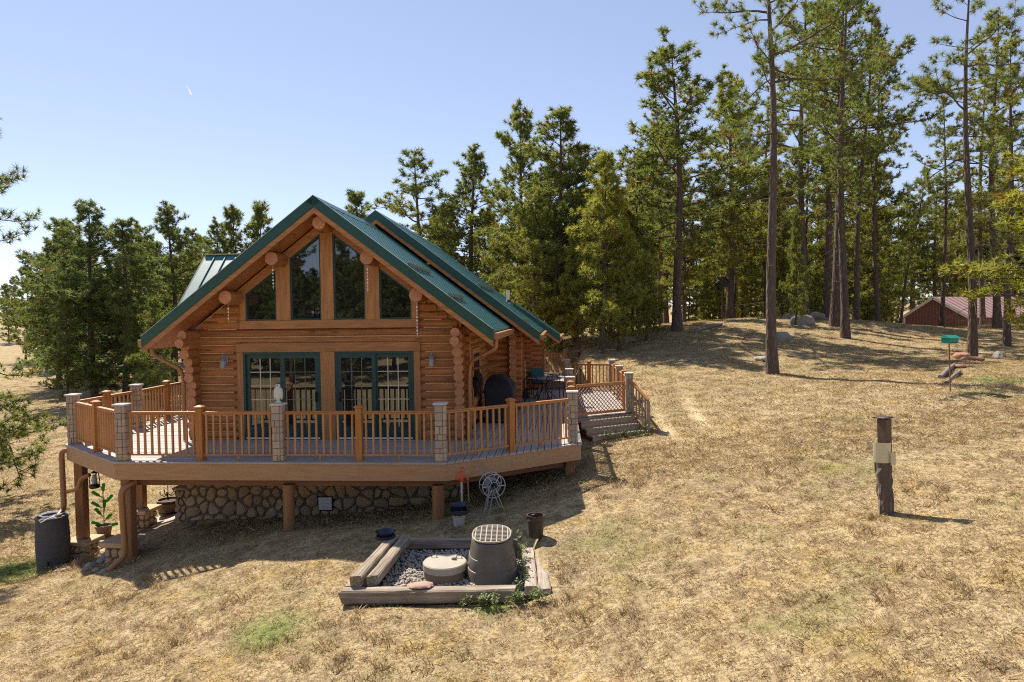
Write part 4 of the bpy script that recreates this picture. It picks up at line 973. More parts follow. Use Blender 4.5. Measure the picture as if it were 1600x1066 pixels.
# bottle tree in a pot
p = onground(163,838, 14.5); p = Vector((p.x, p.y, p.z))
t = thing('plant_pot', 'brown clay pot holding the green bottle tree under the deck', 'pot', p, 0)
m = MB(); m.lathe([(.13,-.05),(.15,.0),(.19,.24),(.215,.25),(.215,.30),(.185,.30),(.18,.24)],(0,0,0),22); part('body', m, M_TERRA, t, smooth=True)
m = MB(); m.lathe([(.178,.23),(.1,.25)],(0,0,0),14); part('soil', m, M_SOIL, t)
t = thing('bottle_tree', 'metal stem with green glass bottles and a rusty feather on top', 'bottle tree', p+Vector((0,0,.25)), 0)
m = MB(); m.tube([(0,0,-.1),(.01,0,.5),(0,0,.95),(-.05,0,1.08),(-.14,0,1.1)],.012,7); part('stem', m, M_RUST, t, smooth=True)
bp = [(.0,.88,.25,1.1),(-.02,.78,-.95,.6),(.02,.60,.75,.9),(-.02,.50,-.95,.7),(.02,.42,.05,1.2),(-.02,.28,-.9,.75),(.02,.16,.8,.7),(-.02,.05,-.75,.2),(.02,.02,.8,.1)]
for i, (x, z, sx, sz) in enumerate(bp):
    d = Vector((sx, .25*((i % 3)-1), sz)).normalized(); b = Vector((x,0,z)); m = MB()
    m.tube([b, b+d*.07, b+d*.13, b+d*.30, b+d*.31], [.013,.014,.040,.042,.03], 10); part('bottle', m, M_BOTTLE, t, smooth=True)
m = MB(); fp = [Vector((-.14,0,1.10)),Vector((-.20,0,1.22)),Vector((-.21,0,1.36)),Vector((-.16,0,1.48))]
for i in range(3):
    a, b = fp[i], fp[i+1]; w = (.05,.06,.045)[i]; m.add([a+Vector((0,-.004,0)),b+Vector((0,-.004,0)),b+Vector((w,0,.02)),a+Vector((w*1.2,0,-.02)),a+Vector((0,.004,0)),b+Vector((0,.004,0))],[(0,1,2,3),(4,3,2,5),(0,3,4),(1,5,2)])
part('feather', m, M_RUST, t)
# hanging lantern and hanging candle holder below the deck
q = at(147,738,15.2)
t = thing('hanging_lantern', 'black hurricane lantern hanging under the left deck corner', 'lantern', (q.x,q.y,q.z-.36), 0)
m = MB(); m.lathe([(.09,0),(.11,.02),(.11,.07),(.06,.09),(.05,.10)],(0,0,0),16); part('base', m, M_BLACK, t, smooth=True)
for s in (-1,1):
    m = MB(); m.tube([(s*.10,0,.06),(s*.115,0,.2),(s*.10,0,.33),(s*.05,0,.36)],.011,7); part('side_tube', m, M_BLACK, t, smooth=True)
m = MB(); m.lathe([(.06,.34),(.05,.37),(.02,.39)],(0,0,0),12); part('top', m, M_BLACK, t, smooth=True)
m = MB(); m.lathe([(.04,.1),(.06,.18),(.04,.3)],(0,0,0),14); part('lamp_glass', m, M_GLTABLE, t, smooth=True)
q = at(262,757,16.2)
t = thing('hanging_candelabra', 'small black iron candelabra hanging above the half barrel planter', 'candelabra', (q.x,q.y,q.z-.2), 0)
m = MB(); m.tube([(0,0,.3),(0,0,-.18)],.010,6); m.lathe([(.01,-.18),(.03,-.15),(.01,-.12)],(0,0,0),8); part('stem', m, M_BLACK, t)
for i in range(5):
    a = i*1.257; m = MB(); m.tube([(0,0,-.02),(.08*math.cos(a),.08*math.sin(a),-.08),(.17*math.cos(a),.17*math.sin(a),-.02),(.17*math.cos(a),.17*math.sin(a),.05)],[.01,.01,.01,.018],6); part('arm', m, M_BLACK, t)
# half barrel planter
p = onground(265,806, 15); p = Vector((p.x, p.y, p.z+.05))
t = thing('half_barrel_planter', 'wooden half barrel planter on the pink paving by the foundation', 'planter', p, 0)
for i in range(18):
    a = 2*math.pi*i/18; w = .052
    m = MB(); ca, sa = math.cos(a), math.sin(a); T = Vector((-sa,ca,0)); N = Vector((ca,sa,0))
    P = []
    for r, z in ((.25,0),(.30,.22),(.315,.42)):
        ww = r*math.pi/18*.97; P += [N*r-T*ww+Vector((0,0,z)), N*r+T*ww+Vector((0,0,z)), N*(r-.03)+T*ww+Vector((0,0,z)), N*(r-.03)-T*ww+Vector((0,0,z))]
    m.add(P, [(3,2,1,0),(8,9,10,11)]+[(b+j, b+(j+1)%4, b+4+(j+1)%4, b+4+j) for b in (0,4) for j in range(4)]); part('stave', m, M_STAVE, t)
for z, r in ((.06,.270),(.34,.313)):
    m = MB(); m.lathe([(r,z),(r+.006,z+.005),(r+.008,z+.045),(r+.002,z+.05)],(0,0,0),28,cap=False); part('hoop', m, M_DARKMET, t, smooth=True)
m = MB(); m.lathe([(.28,.36),(.1,.38)],(0,0,0),18); part('soil', m, M_SOIL, t)
# rocks edging the paved strip and the foot of the stilt
rr = random.Random(9)
for i, (px, py, s, red) in enumerate([(112,889,.10,1),(122,885,.14,1),(133,893,.09,0),(142,886,.11,0),(150,893,.08,0),(158,880,.12,0),(166,872,.15,0),(176,866,.16,0),(100,893,.07,0),(88,895,.06,0),(164,894,.08,0),(212,862,.10,0),(222,855,.08,0),(205,872,.09,0)]):
    p = onground(px, py, 12)
    m = MB(); m.blob((0,0,s*.35),(s,s*.8,s*.6),i,.25)
    lab = ['red sandstone chunk at the foot of the rain barrel','larger red sandstone chunk right of the rain barrel','small pale stone below the red chunk','pale stone on the path edge behind','small stone lying in front of the path','grey boulder beside the front stone pier','bluish boulder leaning on the front pier','largest boulder at the corner stilt foot','small stone in front of the rain barrel','smallest stone left of the barrel foot','stone under the corner downspout outlet','dark stone right of the corner stilt','small stone on the dark bed edge','flat stone beside the downspout'][i]
    solo('edging_rock', m, M_REDROCK if red else M_ROCK, lab, 'rock', p, rr.uniform(0,6), smooth=True, group='rocks by the left corner stilt')
# dark edging bed between path and lawn
def strip(name, px, mat, kind='structure', up=.02):
    m = MB(); top = [onground(*q) for q in px]; n = len(top)
    m.add([(p.x,p.y,p.z+up) for p in top]+[(p.x,p.y,p.z-.1) for p in top], [tuple(range(n))]+[(i,(i+1)%n,n+(i+1)%n,n+i) for i in range(n)]); return structure(name, m.mesh(name, mat))
M_BED = plain('dark_gravel_bed', (.12,.10,.085), .95, 0, .5, 22, bump=1)
bn_ = [(160,882),(195,872),(228,852),(262,836),(300,824),(350,822)]; bf_ = [(350,812),(312,809),(285,813),(232,829),(180,853),(160,866)]
for i in range(5): strip('gravel_bed', [bn_[i],bn_[i+1],bf_[4-i],bf_[5-i]], M_BED, up=.02-.001*i)

# ------------------------------------------------------------------ septic bed
BZ = -4.12
def timber(a, b, w, h, lab, mat, seed, group='weathered timbers of the gravel bed', rag=0.0):
    a = Vector(a); b = Vector(b); c = (a+b)/2; e = b-a; L = e.length; rr = random.Random(seed)
    m = MB(); k = 9; n = 8
    sec = [(-.5,-.38),(-.38,-.5),(.38,-.5),(.5,-.38),(.5,.38),(.38,.5),(-.38,.5),(-.5,.38)]
    for i in range(k):
        x = -L/2+L*i/(k-1)
        for j,(y,z) in enumerate(sec): m.v.append((y*w*(1+rr.uniform(-.05,.05)), x+(rr.uniform(-.03,.03) if i in (0,k-1) else 0), z*h*(1+rr.uniform(-.06,.06))-(rr.uniform(0,rag) if z > 0 else 0)))
    for i in range(k-1):
        for j in range(n): m.f.append((i*n+j,i*n+(j+1)%n,(i+1)*n+(j+1)%n,(i+1)*n+j))
    m.f += [tuple(range(n)), tuple(range(k*n-1,(k-1)*n-1,-1))]; m.m = [0]*len(m.f)
    o = solo('timber', m, mat, lab, 'timber', smooth=False, bevel=0, group=group)
    o.matrix_world = Matrix.Translation(c) @ e.to_track_quat('Y','Z').to_matrix().to_4x4(); return o
timber((-2.52,9.80,-4.03),(.02,9.78,-4.02),.2,.20,'long grey front timber of the gravel bed', M_TIMBER, 1)
timber((-2.44,9.98,-4.04),(-2.06,11.95,-4.04),.20,.18,'hidden lower timber under the left pair', M_TIMBER, 2)
timber((-2.33,9.86,-3.85),(-2.10,11.75,-3.85),.17,.17,'left one of the two timbers stacked on the left side', M_TIMBER, 3)
timber((-2.10,9.95,-3.87),(-1.90,11.80,-3.87),.17,.15,'right one of the two timbers stacked on the left side', M_TIMBER, 4)
timber((-1.90,11.98,-4.00),(-.62,11.95,-4.00),.16,.16,'dark rear timber behind the gravel', M_TIMBER, 5)
timber((.24,9.90,-4.02),(.22,11.45,-3.98),.20,.13,'rotten pale plank right of the tank', M_ROTTEN, 6, rag=.03)
timber((.43,9.86,-4.03),(.45,11.30,-3.98),.19,.11,'rotten outer plank at the right edge of the bed', M_ROTTEN, 7, rag=.04)
# loose stones
rr = np.random.RandomState(5); tris = []; V = []; F = []
ico = MB().blob((0,0,0),(1,1,1),1,.3,1); iv = np.array(ico.v); if_ = np.array(ico.f)
for i in range(2600):
    x = rr.uniform(-2.05,.12); y = rr.uniform(9.92,11.86); s = rr.uniform(.012,.036)
    V.append(iv*np.array([s,s*rr.uniform(.6,1),s*.6])+np.array([x,y,gz(0,0)*0+BZ+.03+rr.uniform(0,.02)])); F.append(if_+len(iv)*i)
def varied_stone():
    t = NT('gravel_stones'); n = t.noise(t.coords('Object'), 14, 2); n2 = t.noise(t.coords('Object'), 60, 2)
    return t.done(t.mix(n2, t.mix(n, (.24,.21,.18), (.56,.50,.43)), (.40,.34,.27)), .9)
go = bpy.data.objects.new('gravel', np_mesh('gravel', np.concatenate(V), np.concatenate(F), varied_stone())); C.objects.link(go)
tag(go, 'grey gravel filling the timber framed bed', 'gravel', kind='stuff')
m = MB(); m.box((-2.1,9.9,BZ-.3),(.2,11.9,BZ+.025)); structure('gravel_bed', m.mesh('gravel_bed', M_BED))
# round lid
t = thing('round_riser', 'round pale concrete lid on a brown riser in the gravel', 'septic riser', (-1.10,10.62,BZ), 0)
m = MB(); m.lathe([(.335,0),(.325,.17)],(0,0,0),32); part('riser', m, M_RISER, t, smooth=True)
m = MB(); m.lathe([(.335,.171),(.345,.18),(.345,.275),(.33,.29),(.0,.30)],(0,0,0),32,cap=False); part('lid', m, M_CONC, t, smooth=True)
for a in (.5,2.4):
    ca, sa = math.cos(a)*.25, math.sin(a)*.25; m = MB(); m.tube([(ca-.04,sa,.29),(ca-.04,sa,.335),(ca+.04,sa,.335),(ca+.04,sa,.29)],.008,6); part('handle', m, M_DARKMET, t)
m = MB(); m.blob((.14,.05,.315),(.045,.03,.025),3); solo('small_rock', m, M_ROCK, 'little dark stone lying on the round concrete lid', 'rock', (-1.10,10.62,BZ), smooth=True)
# stepped tank
TZ = .66
t = thing('septic_tank_cover', 'tall stepped brown plastic tank cover with a gridded lid', 'tank cover', (-.36,10.72,BZ), 0)
def tier(z0, z1, rx0, ry0, rx1, ry1, oy0, oy1, name='tier'):
    m = MB(); n = 40; rings = [(z0,rx0,ry0,oy0),(z1-.035,rx1+.004,ry1+.004,oy1),(z1-.01,rx1-.006,ry1-.006,oy1),(z1,rx1-.03,ry1-.03,oy1)]
    v = []
    for z, rx, ry, oy in rings:
        for j in range(n):
            a = 2*math.pi*j/n; ca, sa = math.cos(a), math.sin(a); q = (abs(ca)**2.5+abs(sa)**2.5)**(-1/2.5); v.append((rx*ca*q+oy*.10, oy+ry*sa*q, z))
    f = [(i*n+j,i*n+(j+1)%n,(i+1)*n+(j+1)%n,(i+1)*n+j) for i in range(3) for j in range(n)]+[tuple(range(3*n,4*n))]
    m.add(v, f); part(name, m, M_TANK, t, smooth=True)
tier(-.05,.23,.415,.53,.395,.51,.0,.0); tier(.22,.41,.378,.50,.365,.485,.0,.0); tier(.40,TZ,.35,.475,.315,.45,.0,.01)
for i in range(7):
    a = -2.6+i*.68; m = MB(); x, y = .39*math.cos(a), .50*math.sin(a); m.bar((x*1.03,y*1.03,.02),(x*.98,y*.98,.20),.03,.03,up=(x,y,0)) ; part('tank_rib', m, M_TANK, t, bevel=.006)
m = MB(); n = 40; v = []
for z, k in ((TZ+.001,1.0),(TZ+.015,1.0),(TZ+.016,.93)):
    for j in range(n):
        a = 2*math.pi*j/n; ca, sa = math.cos(a), math.sin(a); q = (abs(ca)**2.5+abs(sa)**2.5)**(-1/2.5); v.append((.305*k*ca*q, .01+.44*k*sa*q, z))
m.add(v, [(i*n+j,i*n+(j+1)%n,(i+1)*n+(j+1)%n,(i+1)*n+j) for i in range(2) for j in range(n)]+[tuple(range(2*n,3*n))]); part('lid', m, plain('dark_lid', (.06,.048,.04), .7, 0, .3), t)
def inell(x, y): return (abs(x)/.30)**2.5+(abs(y)/.43)**2.5 < 1
for i in range(-3,4):
    x = i*.085; ym = .43*(max(0,1-(abs(x)/.30)**2.5))**.4; m = MB(); m.bar((x,-ym+.01,TZ+.024),(x,ym+.01,TZ+.024),.016,.016); part('lid_rib', m, M_TANKLID, t)
for i in range(-6,7):
    y = i*.066; xm = .30*(max(0,1-(abs(y)/.43)**2.5))**.4; m = MB(); m.bar((-xm,y+.01,TZ+.0235),(xm,y+.01,TZ+.0235),.014,.014); part('lid_rib', m, M_TANKLID, t)
m = MB(); m.tube([(.30*math.cos(j*math.pi/20)*(abs(math.cos(j*math.pi/20))**2.5+abs(math.sin(j*math.pi/20))**2.5)**-.4,.01+.435*math.sin(j*math.pi/20)*(abs(math.cos(j*math.pi/20))**2.5+abs(math.sin(j*math.pi/20))**2.5)**-.4,TZ+.022) for j in range(41)],.013,6,False); part('lid_rim', m, M_TANKLID, t)
m = MB(); m.box((.24,.26,.2),(.42,.50,.44)); m.box((.26,.28,.441),(.34,.48,.60)); part('tank_back_rib', m, M_TANK, t, bevel=.02)
# other small things
def bucket(name, lab, cat, p, r, h, mat, handle=True):
    t = thing(name, lab, cat, p, 0); m = MB(); m.lathe([(r*.84,0),(r*.97,h*.75),(r*1.05,h*.78),(r*.99,h*.81),(r,h*.97),(r*1.06,h),(r*.95,h),(r*.8,.03)],(0,0,0),24); part('body', m, mat, t, smooth=True)
    if handle:
        m = MB(); m.tube([(r*1.02*math.cos(a),r*1.02*math.sin(a)*.8,h*.8-.12*math.sin(a)) for a in np.linspace(math.pi,2*math.pi,12)],.006,6); part('handle', m, M_DARKMET, t, smooth=True)
    return t
p = at(838,862,11.5); bucket('bucket', 'brown plastic bucket standing behind the right rotten plank', 'bucket', G(p.x,11.6), .145, .38, M_BUCKET)
p = at(604,849,11.7)
t = thing('water_bowl', 'dark blue bowl on the far end of the left timbers', 'bowl', (p.x,11.62,-3.765), 0)
m = MB(); m.lathe([(.10,0),(.13,.02),(.165,.10),(.175,.105),(.165,.11),(.12,.03),(.0,.025)],(0,0,0),24,cap=False); part('bowl', m, M_BLUEBOWL, t, smooth=True)
m = MB(); m.tube([(.145*math.cos(i*.3),.145*math.sin(i*.3),.012) for i in range(22)],.03,8,False); part('rubber_ring', m, M_RUBBER, t, smooth=True)
m = MB(); m.blob((0,0,.015),(.19,.085,.035),8,.35); solo('flat_rock', m, plain('pink_sandstone', (.42,.26,.19), .9, 0, .35, 9), 'flat pink sandstone on the front timber below the round lid', 'rock', (-1.38,9.82,-3.92), .1, smooth=True)
m = MB(); m.blob((0,0,.06),(.10,.08,.1),12,.3); solo('red_rock', m, M_REDROCK, 'red stone at the far end of the rotten planks', 'rock', (.06,11.5,-4.0), .4, smooth=True)
# yard hydrant with bowl on a bucket in front
p = at(722,824,12.95); p = G(p.x, 13.0)
t = thing('yard_hydrant', 'red yard hydrant on a galvanised pipe in front of the deck', 'hydrant', p, 0)
m = MB(); m.tube([(0,0,-.1),(0,0,.78)],.022,12); part('standpipe', m, M_GALV, t, smooth=True)
m = MB(); m.lathe([(.03,.76),(.045,.78),(.045,.86),(.035,.90),(.03,.96)],(0,0,0),14); m.tube([(0,0,.85),(.10,-.01,.86),(.12,-.01,.80)],.022,8); part('head', m, M_RED, t, smooth=True)
m = MB(); m.tube([(0,0,.95),(-.01,0,1.02),(.03,0,1.05),(.07,0,1.0)],.014,8); m.tube([(0,0,.97),(-.08,0,.90),(-.13,0,.80)],.013,8); m.tube([(.02,0,.93),(-.07,0,.80),(-.13,0,.80)],.009,8); part('lever', m, M_RED, t, smooth=True)
m = MB(); m.tube([(.12,-.01,.80),(.13,-.01,.5),(.14,.0,.35)],.014,8); part('hose_end', m, M_RUST, t, smooth=True)
p2 = G(p.x-.04, 12.72)
bucket('white_bucket', 'white bucket under the tyre ring and bowl by the hydrant', 'bucket', p2, .12, .23, plain('dirty_white', (.42,.40,.37), .7, 0, .3, 12), False)
m = MB(); m.tube([(.165*math.cos(i*.3),.165*math.sin(i*.3),0) for i in range(22)],.034,8,False); solo('tyre_ring', m, M_RUBBER, 'black rubber ring lying on the white bucket', 'rubber ring', p2+Vector((0,0,.26)), smooth=True)
m = MB(); m.lathe([(.10,0),(.13,.02),(.165,.10),(.175,.105),(.165,.11),(.12,.05),(.0,.045)],(0,0,0),24,cap=False); solo('feed_bowl', m, M_BLUEBOWL, 'dark blue bowl on the rubber ring below the red hydrant', 'bowl', p2+Vector((0,0,.295)), smooth=True)
# hose reel
p = at(769,758,13.25)
t = thing('hose_reel', 'wire wheeled hose reel on bent legs below the right deck corner', 'hose reel', (p.x,13.25,gz(p.x,13.25)), .35)
hz = p.z-gz(p.x,13.25)
for s in (-.11,.11):
    m = MB(); m.tube([(.23*math.cos(i*.2618),s,hz+.23*math.sin(i*.2618)) for i in range(25)],.010,6,False)
    m.tube([(.08*math.cos(i*.5236),s,hz+.08*math.sin(i*.5236)) for i in range(13)],.009,6,False)
    for k in range(6): a = k*1.047; m.bar((.08*math.cos(a),s,hz+.08*math.sin(a)),(.23*math.cos(a),s,hz+.23*math.sin(a)),.016,.008,up=(0,1,0))
    part('reel_wheel', m, M_GALV, t, smooth=True)
m = MB(); m.tube([(0,-.15,hz),(0,.15,hz)],.03,10); part('axle', m, M_BLACK, t)
m = MB()
for i in range(7): m.tube([((.12+.012*(i % 2))*math.cos(j*.3),-.09+i*.03,hz+(.12+.012*(i % 2))*math.sin(j*.3)) for j in range(22)],.015,6,False)
part('hose_coil', m, M_HOSE, t, smooth=True)
for s in (-.14,.14):
    m = MB(); m.tube([(-.12,s,.0),(-.10,s,.1),(0,s,hz),(.16,s,.12),(.22,s,.0)],.013,7); part('leg', m, M_GALV, t, smooth=True)
m = MB(); m.tube([(-.12,-.16,hz),(-.16,-.18,.2),(-.26,-.2,.02),(-.4,-.1,.02),(-.55,.1,.03)],.014,7); part('loose_hose', m, M_HOSE, t, smooth=True)
m = MB(); m.tube([(-.14,.12,hz+.12),(-.2,.25,hz+.32),(-.1,.3,hz+.38),(.0,.28,hz+.25)],.010,6); part('hose_loop', m, M_HOSE, t, smooth=True)
# bird box on a rugged post
p = onground(1384,803); YB = p.y; tp = at(1370,690,YB); md = at(1376,745,YB)
t = thing('bird_box_post', 'rugged grey post carrying a brown bird box and a cream metal band', 'bird box', p, 0)
rel = lambda px, py: at(px,py,YB)-p
m = MB(); rr = random.Random(3); n = 11; k = 12; base = [rel(1384,812), rel(1375,650)]
for i in range(k):
    c = rel(1386,812).lerp(rel(1379,700), i/(k-1))
    for j in range(n):
        a = 2*math.pi*j/n; r = .115*(1+rr.uniform(-.13,.13)+.12*math.sin(2*a+i*.2)) + (.03 if i == 0 else 0); m.v.append((c.x+r*math.cos(a), c.y+r*math.sin(a), c.z))
m.f = [(i*n+j,i*n+(j+1)%n,(i+1)*n+(j+1)%n,(i+1)*n+j) for i in range(k-1) for j in range(n)]+[tuple(range((k-1)*n,k*n))]; m.m = [0]*len(m.f); part('post', m, M_STUMPWOOD, t)
bx = rel(1382,679); m = MB(); a = Matrix.Rotation(.45,4,'Z') @ Matrix.Rotation(R(-2.5),4,'Y'); hB = (at(1382,655,YB)-at(1382,704,YB)).z
m.cbox(bx,(.145,.15,hB),a); part('box', m, M_BOXBROWN, t, bevel=.006)
m = MB(); m.cbox(rel(1379,652)+Vector((0,0,.0)),(.215,.215,.025),a); part('lid', m, M_BOXBROWN, t, bevel=.004)
m = MB(); c = rel(1376,706)
m.v = []; q = [(.145*math.cos(x)*1.0+c.x-.0,.145*math.sin(x)+c.y) for x in np.linspace(-2.9,-.35,10)]; z0, z1 = rel(1376,721).z, rel(1376,690).z
nq = len(q); m.add([(x,y,z0) for x,y in q]+[(x,y,z1) for x,y in q]+[(x*.98+c.x*.02,y*.98+c.y*.02+.004,z0) for x,y in q]+[(x*.98+c.x*.02,y*.98+c.y*.02+.004,z1) for x,y in q], [(i,i+1,nq+i+1,nq+i) for i in range(nq-1)]+[(2*nq+i,3*nq+i,3*nq+i+1,2*nq+i+1) for i in range(nq-1)]); part('metal_band', m, M_SHEET, t, smooth=True)
m = MB(); m.cbox(rel(1386,714)+Vector((.015,-.15,0)),(.085,.008,.20),Matrix.Rotation(.2,4,'Z')); part('metal_flap', m, M_SHEET, t)
# teal feeder on a pole
p = onground(1485,612, 12); YF = p.y
t = thing('bird_feeder', 'small teal bird feeder on a thin rusty pole at the wood edge', 'bird feeder', p, 0); top = at(1483,534,YF)-p
m = MB(); m.tube([(0,0,-.1),(top.x*.3,.02,top.z*.5),top],.018,8); part('pole', m, M_RUST, t, smooth=True)
m = MB(); m.cbox(top+Vector((.02,0,.04)),(.36,.24,.13),Matrix.Rotation(.35,4,'Z')); part('hopper', m, M_TEAL, t, bevel=.01)
m = MB(); Rm = Matrix.Rotation(.35,4,'Z'); b = top+Vector((.02,0,.10))
P = [Rm @ Vector(q) for q in [(-.21,-.17,0),(.21,-.17,0),(.21,.17,0),(-.21,.17,0),(-.21,0,.08),(.21,0,.08)]]; m.add([b+q for q in P],[(3,2,1,0),(0,1,5,4),(2,3,4,5),(0,4,3),(1,2,5)]); part('feeder_roof', m, M_TEAL, t)
m = MB(); m.cbox(top+Vector((.02,0,-.035)),(.42,.32,.02),Rm); part('tray', m, M_TEAL, t)

# ------------------------------------------------------------------ barn at the right edge
YBN = 62
bl, bpk, br = at(1413,497,YBN+1.5), at(1461,466,YBN), at(1511,494,YBN-1.5); zb = min(gz(bl.x,bl.y),gz(br.x,br.y))-1.2
bo = Vector((bl.x,bl.y,0)); e = Vector((br.x-bl.x, br.y-bl.y, 0)); wB = e.length; e.normalize(); n = Vector((-e.y,e.x,0)); n = n if n.x > 0 else -n
n = (Vector((.93,.37,0))).normalized(); LB = 17.0
t = thing('red_barn', 'low red metal barn with pink roof behind the pines', 'barn', (bo.x,bo.y,zb), 0); o_ = Vector((0,0,-zb))
def bp_(u, v, z): return Vector((e.x*u+n.x*v, e.y*u+n.y*v, z-zb))
up = (bpk-bo).dot(e); zl, zp, zr_ = bl.z, bpk.z, br.z
m = MB(); P = [(0,zb-1),(wB,zb-1),(wB,zr_),(up,zp),(0,zl)]
m.add([bp_(u,0,z) for u,z in P]+[bp_(u,LB,z) for u,z in P],[(0,1,2,3,4),(9,8,7,6,5)]+[(i,5+i,5+(i+1)%5,(i+1)%5) for i in (0,1,4)]); part('wall', m, M_BARN, t)
M_BRIB = plain('barn_siding_rib', (.26,.11,.092), .5)
for i in range(20):
    u = (i+.5)*wB/20; z = zl+(zp-zl)*u/up if u < up else zp+(zr_-zp)*(u-up)/(wB-up)
    m = MB(); m.bar(bp_(u,-.03,zb-.5),bp_(u,-.03,z-.05),.06,.06,up=e); part('siding_rib', m, M_BRIB, t)
for i in range(40):
    v = (i+.5)*LB/40; m = MB(); m.bar(bp_(wB+.03,v,zb-.5),bp_(wB+.03,v,zr_-.05),.06,.06,up=n); part('siding_rib', m, M_BRIB, t)
for a, za, b, zb_ in ((up,zp,-.35,zl-.25),(up,zp,wB+.35,zr_-.20)):
    m = MB(); m.hexa([bp_(a,-.3,za+.02),bp_(b,-.3,zb_+.02),bp_(b,LB,zb_+.02),bp_(a,LB,za+.02),bp_(a,-.3,za+.12),bp_(b,-.3,zb_+.12),bp_(b,LB,zb_+.12),bp_(a,LB,za+.12)]); rf = part('roof', m, M_BARNROOF, t)
    for i in range(24): m = MB(); v = i*LB/24; m.bar(bp_(a,v,za+.13),bp_(b,v,zb_+.13),.05,.05); part('roof_rib', m, M_BARNROOF, rf)
    m = MB(); m.bar(bp_(a,-.33,za+.03),bp_(b,-.33,zb_+.03),.05,.22); part('rake_trim', m, M_BARNTRIM, t)
m = MB(); m.bar(bp_(0,-.02,zb),bp_(0,-.02,zl),.18,.18); part('corner_trim', m, M_BARNTRIM, t)
# contrail
def icemat():
    t = NT('ice_trail'); d = t.n('ShaderNodeBsdfDiffuse', {'Color': (.95,.95,.95,1)}); r = t.n('ShaderNodeBsdfTranslucent', {'Color': (.95,.95,.95,1)})
    mx = t.n('ShaderNodeMixShader', {0: .8, 1: d.outputs[0], 2: r.outputs[0]}); o = t.n('ShaderNodeOutputMaterial'); t.t.links.new(mx.outputs[0], o.inputs[0]); return t.m
q0, q1 = at(291,133,2600), at(299,148,2600)
m = MB(); e_ = (q1-q0).normalized(); sd = e_.cross(q0.normalized())
for w_ in (sd, (sd+q0.normalized()*.6).normalized()): m.add([q0-w_*.5, q0+w_*.5, q1+w_*3.2, q1-w_*3.2], [(0,1,2,3)])
solo('contrail', m, icemat(), 'short white jet contrail in the clear sky', 'contrail', smooth=True)
# rocks, logs on the hill
for i, (px, py, Y0, s, red, lab) in enumerate([(1250,507,34,(.75,.5,.42),0,'grey layered boulder on the hill crest by the pines'),(1232,498,34,(.4,.35,.25),0,'smaller pale boulder on the crest left of the layered one'),(1278,499,36,(.45,.3,.3),0,'pale boulder on the crest right of the layered one'),(1222,534,28,(.42,.4,.36),0,'grey boulder right behind the nearest tall trunk'),(1190,563,24,(.3,.25,.15),0,'low stone left of the nearest tall trunk'),(1503,561,26,(.4,.3,.17),1,'red sandstone pile at the foot of the right pine'),(1520,563,26.5,(.3,.2,.12),1,'small red stone right of the red pile'),(1498,575,22,(.25,.2,.1),1,'red stone beside the grey log'),(1562,558,24,(.22,.2,.15),0,'dark round stone right of the right pine'),(978,534,32,(.4,.2,.18),0,'pale stone under the young pines behind the platform')]):
    p = onground(px, py, 10); 
    m = MB(); m.blob((0,0,s[2]*.3),s,i+20,.3,3); solo('hill_rock', m, M_REDROCK if red else M_ROCK, lab, 'rock', p, i, smooth=False, group='rocks on the wooded hill')
for i, (a, b, r, lab) in enumerate([((1469,592),(1492,572),.07,'grey fallen log by the feeder pole'),((1478,600),(1500,582),.05,'thinner fallen log in front of the other by the feeder'),((1085,520),(1128,508),.07,'thin fallen trunk on the hill crest')]):
    p, q = onground(*a, 12), onground(*b, 12); m = MB(); m.tube([p+Vector((0,0,r*.7)), p.lerp(q,.5)+Vector((0,0,r)), q+Vector((0,0,r*.8))],[r,r*1.05,r*.8],9); solo('fallen_log', m, M_DEADWOOD, lab, 'log', smooth=True)
M_DARKWOOD = plain('shade_darkened_wood', (.03,.024,.02), .8)  # colour darkened to near black in place of shade on the sunlit birdhouse
q = at(1128,441,41)
t = thing('birdhouse', 'dark little birdhouse with pitched roof among the pines on the crest', 'birdhouse', (q.x,q.y,q.z-.3), .4)
m = MB(); m.prism([(-.32,0),(.32,0),(.32,.28),(0,.55),(-.32,.28)],-.25,.25); part('box', m, M_DARKWOOD, t)
for s in (-1,1):
    m = MB(); m.bar((0,0,.60),(s*.42,0,.24),.6,.04,up=(s*.4,0,.5)); part('house_roof', m, M_DARKWOOD, t)
m = MB(); m.tube([(0,0,0),(0,0,gz(q.x,q.y)-q.z)],.05,8); part('pole', m, M_BARK, t)
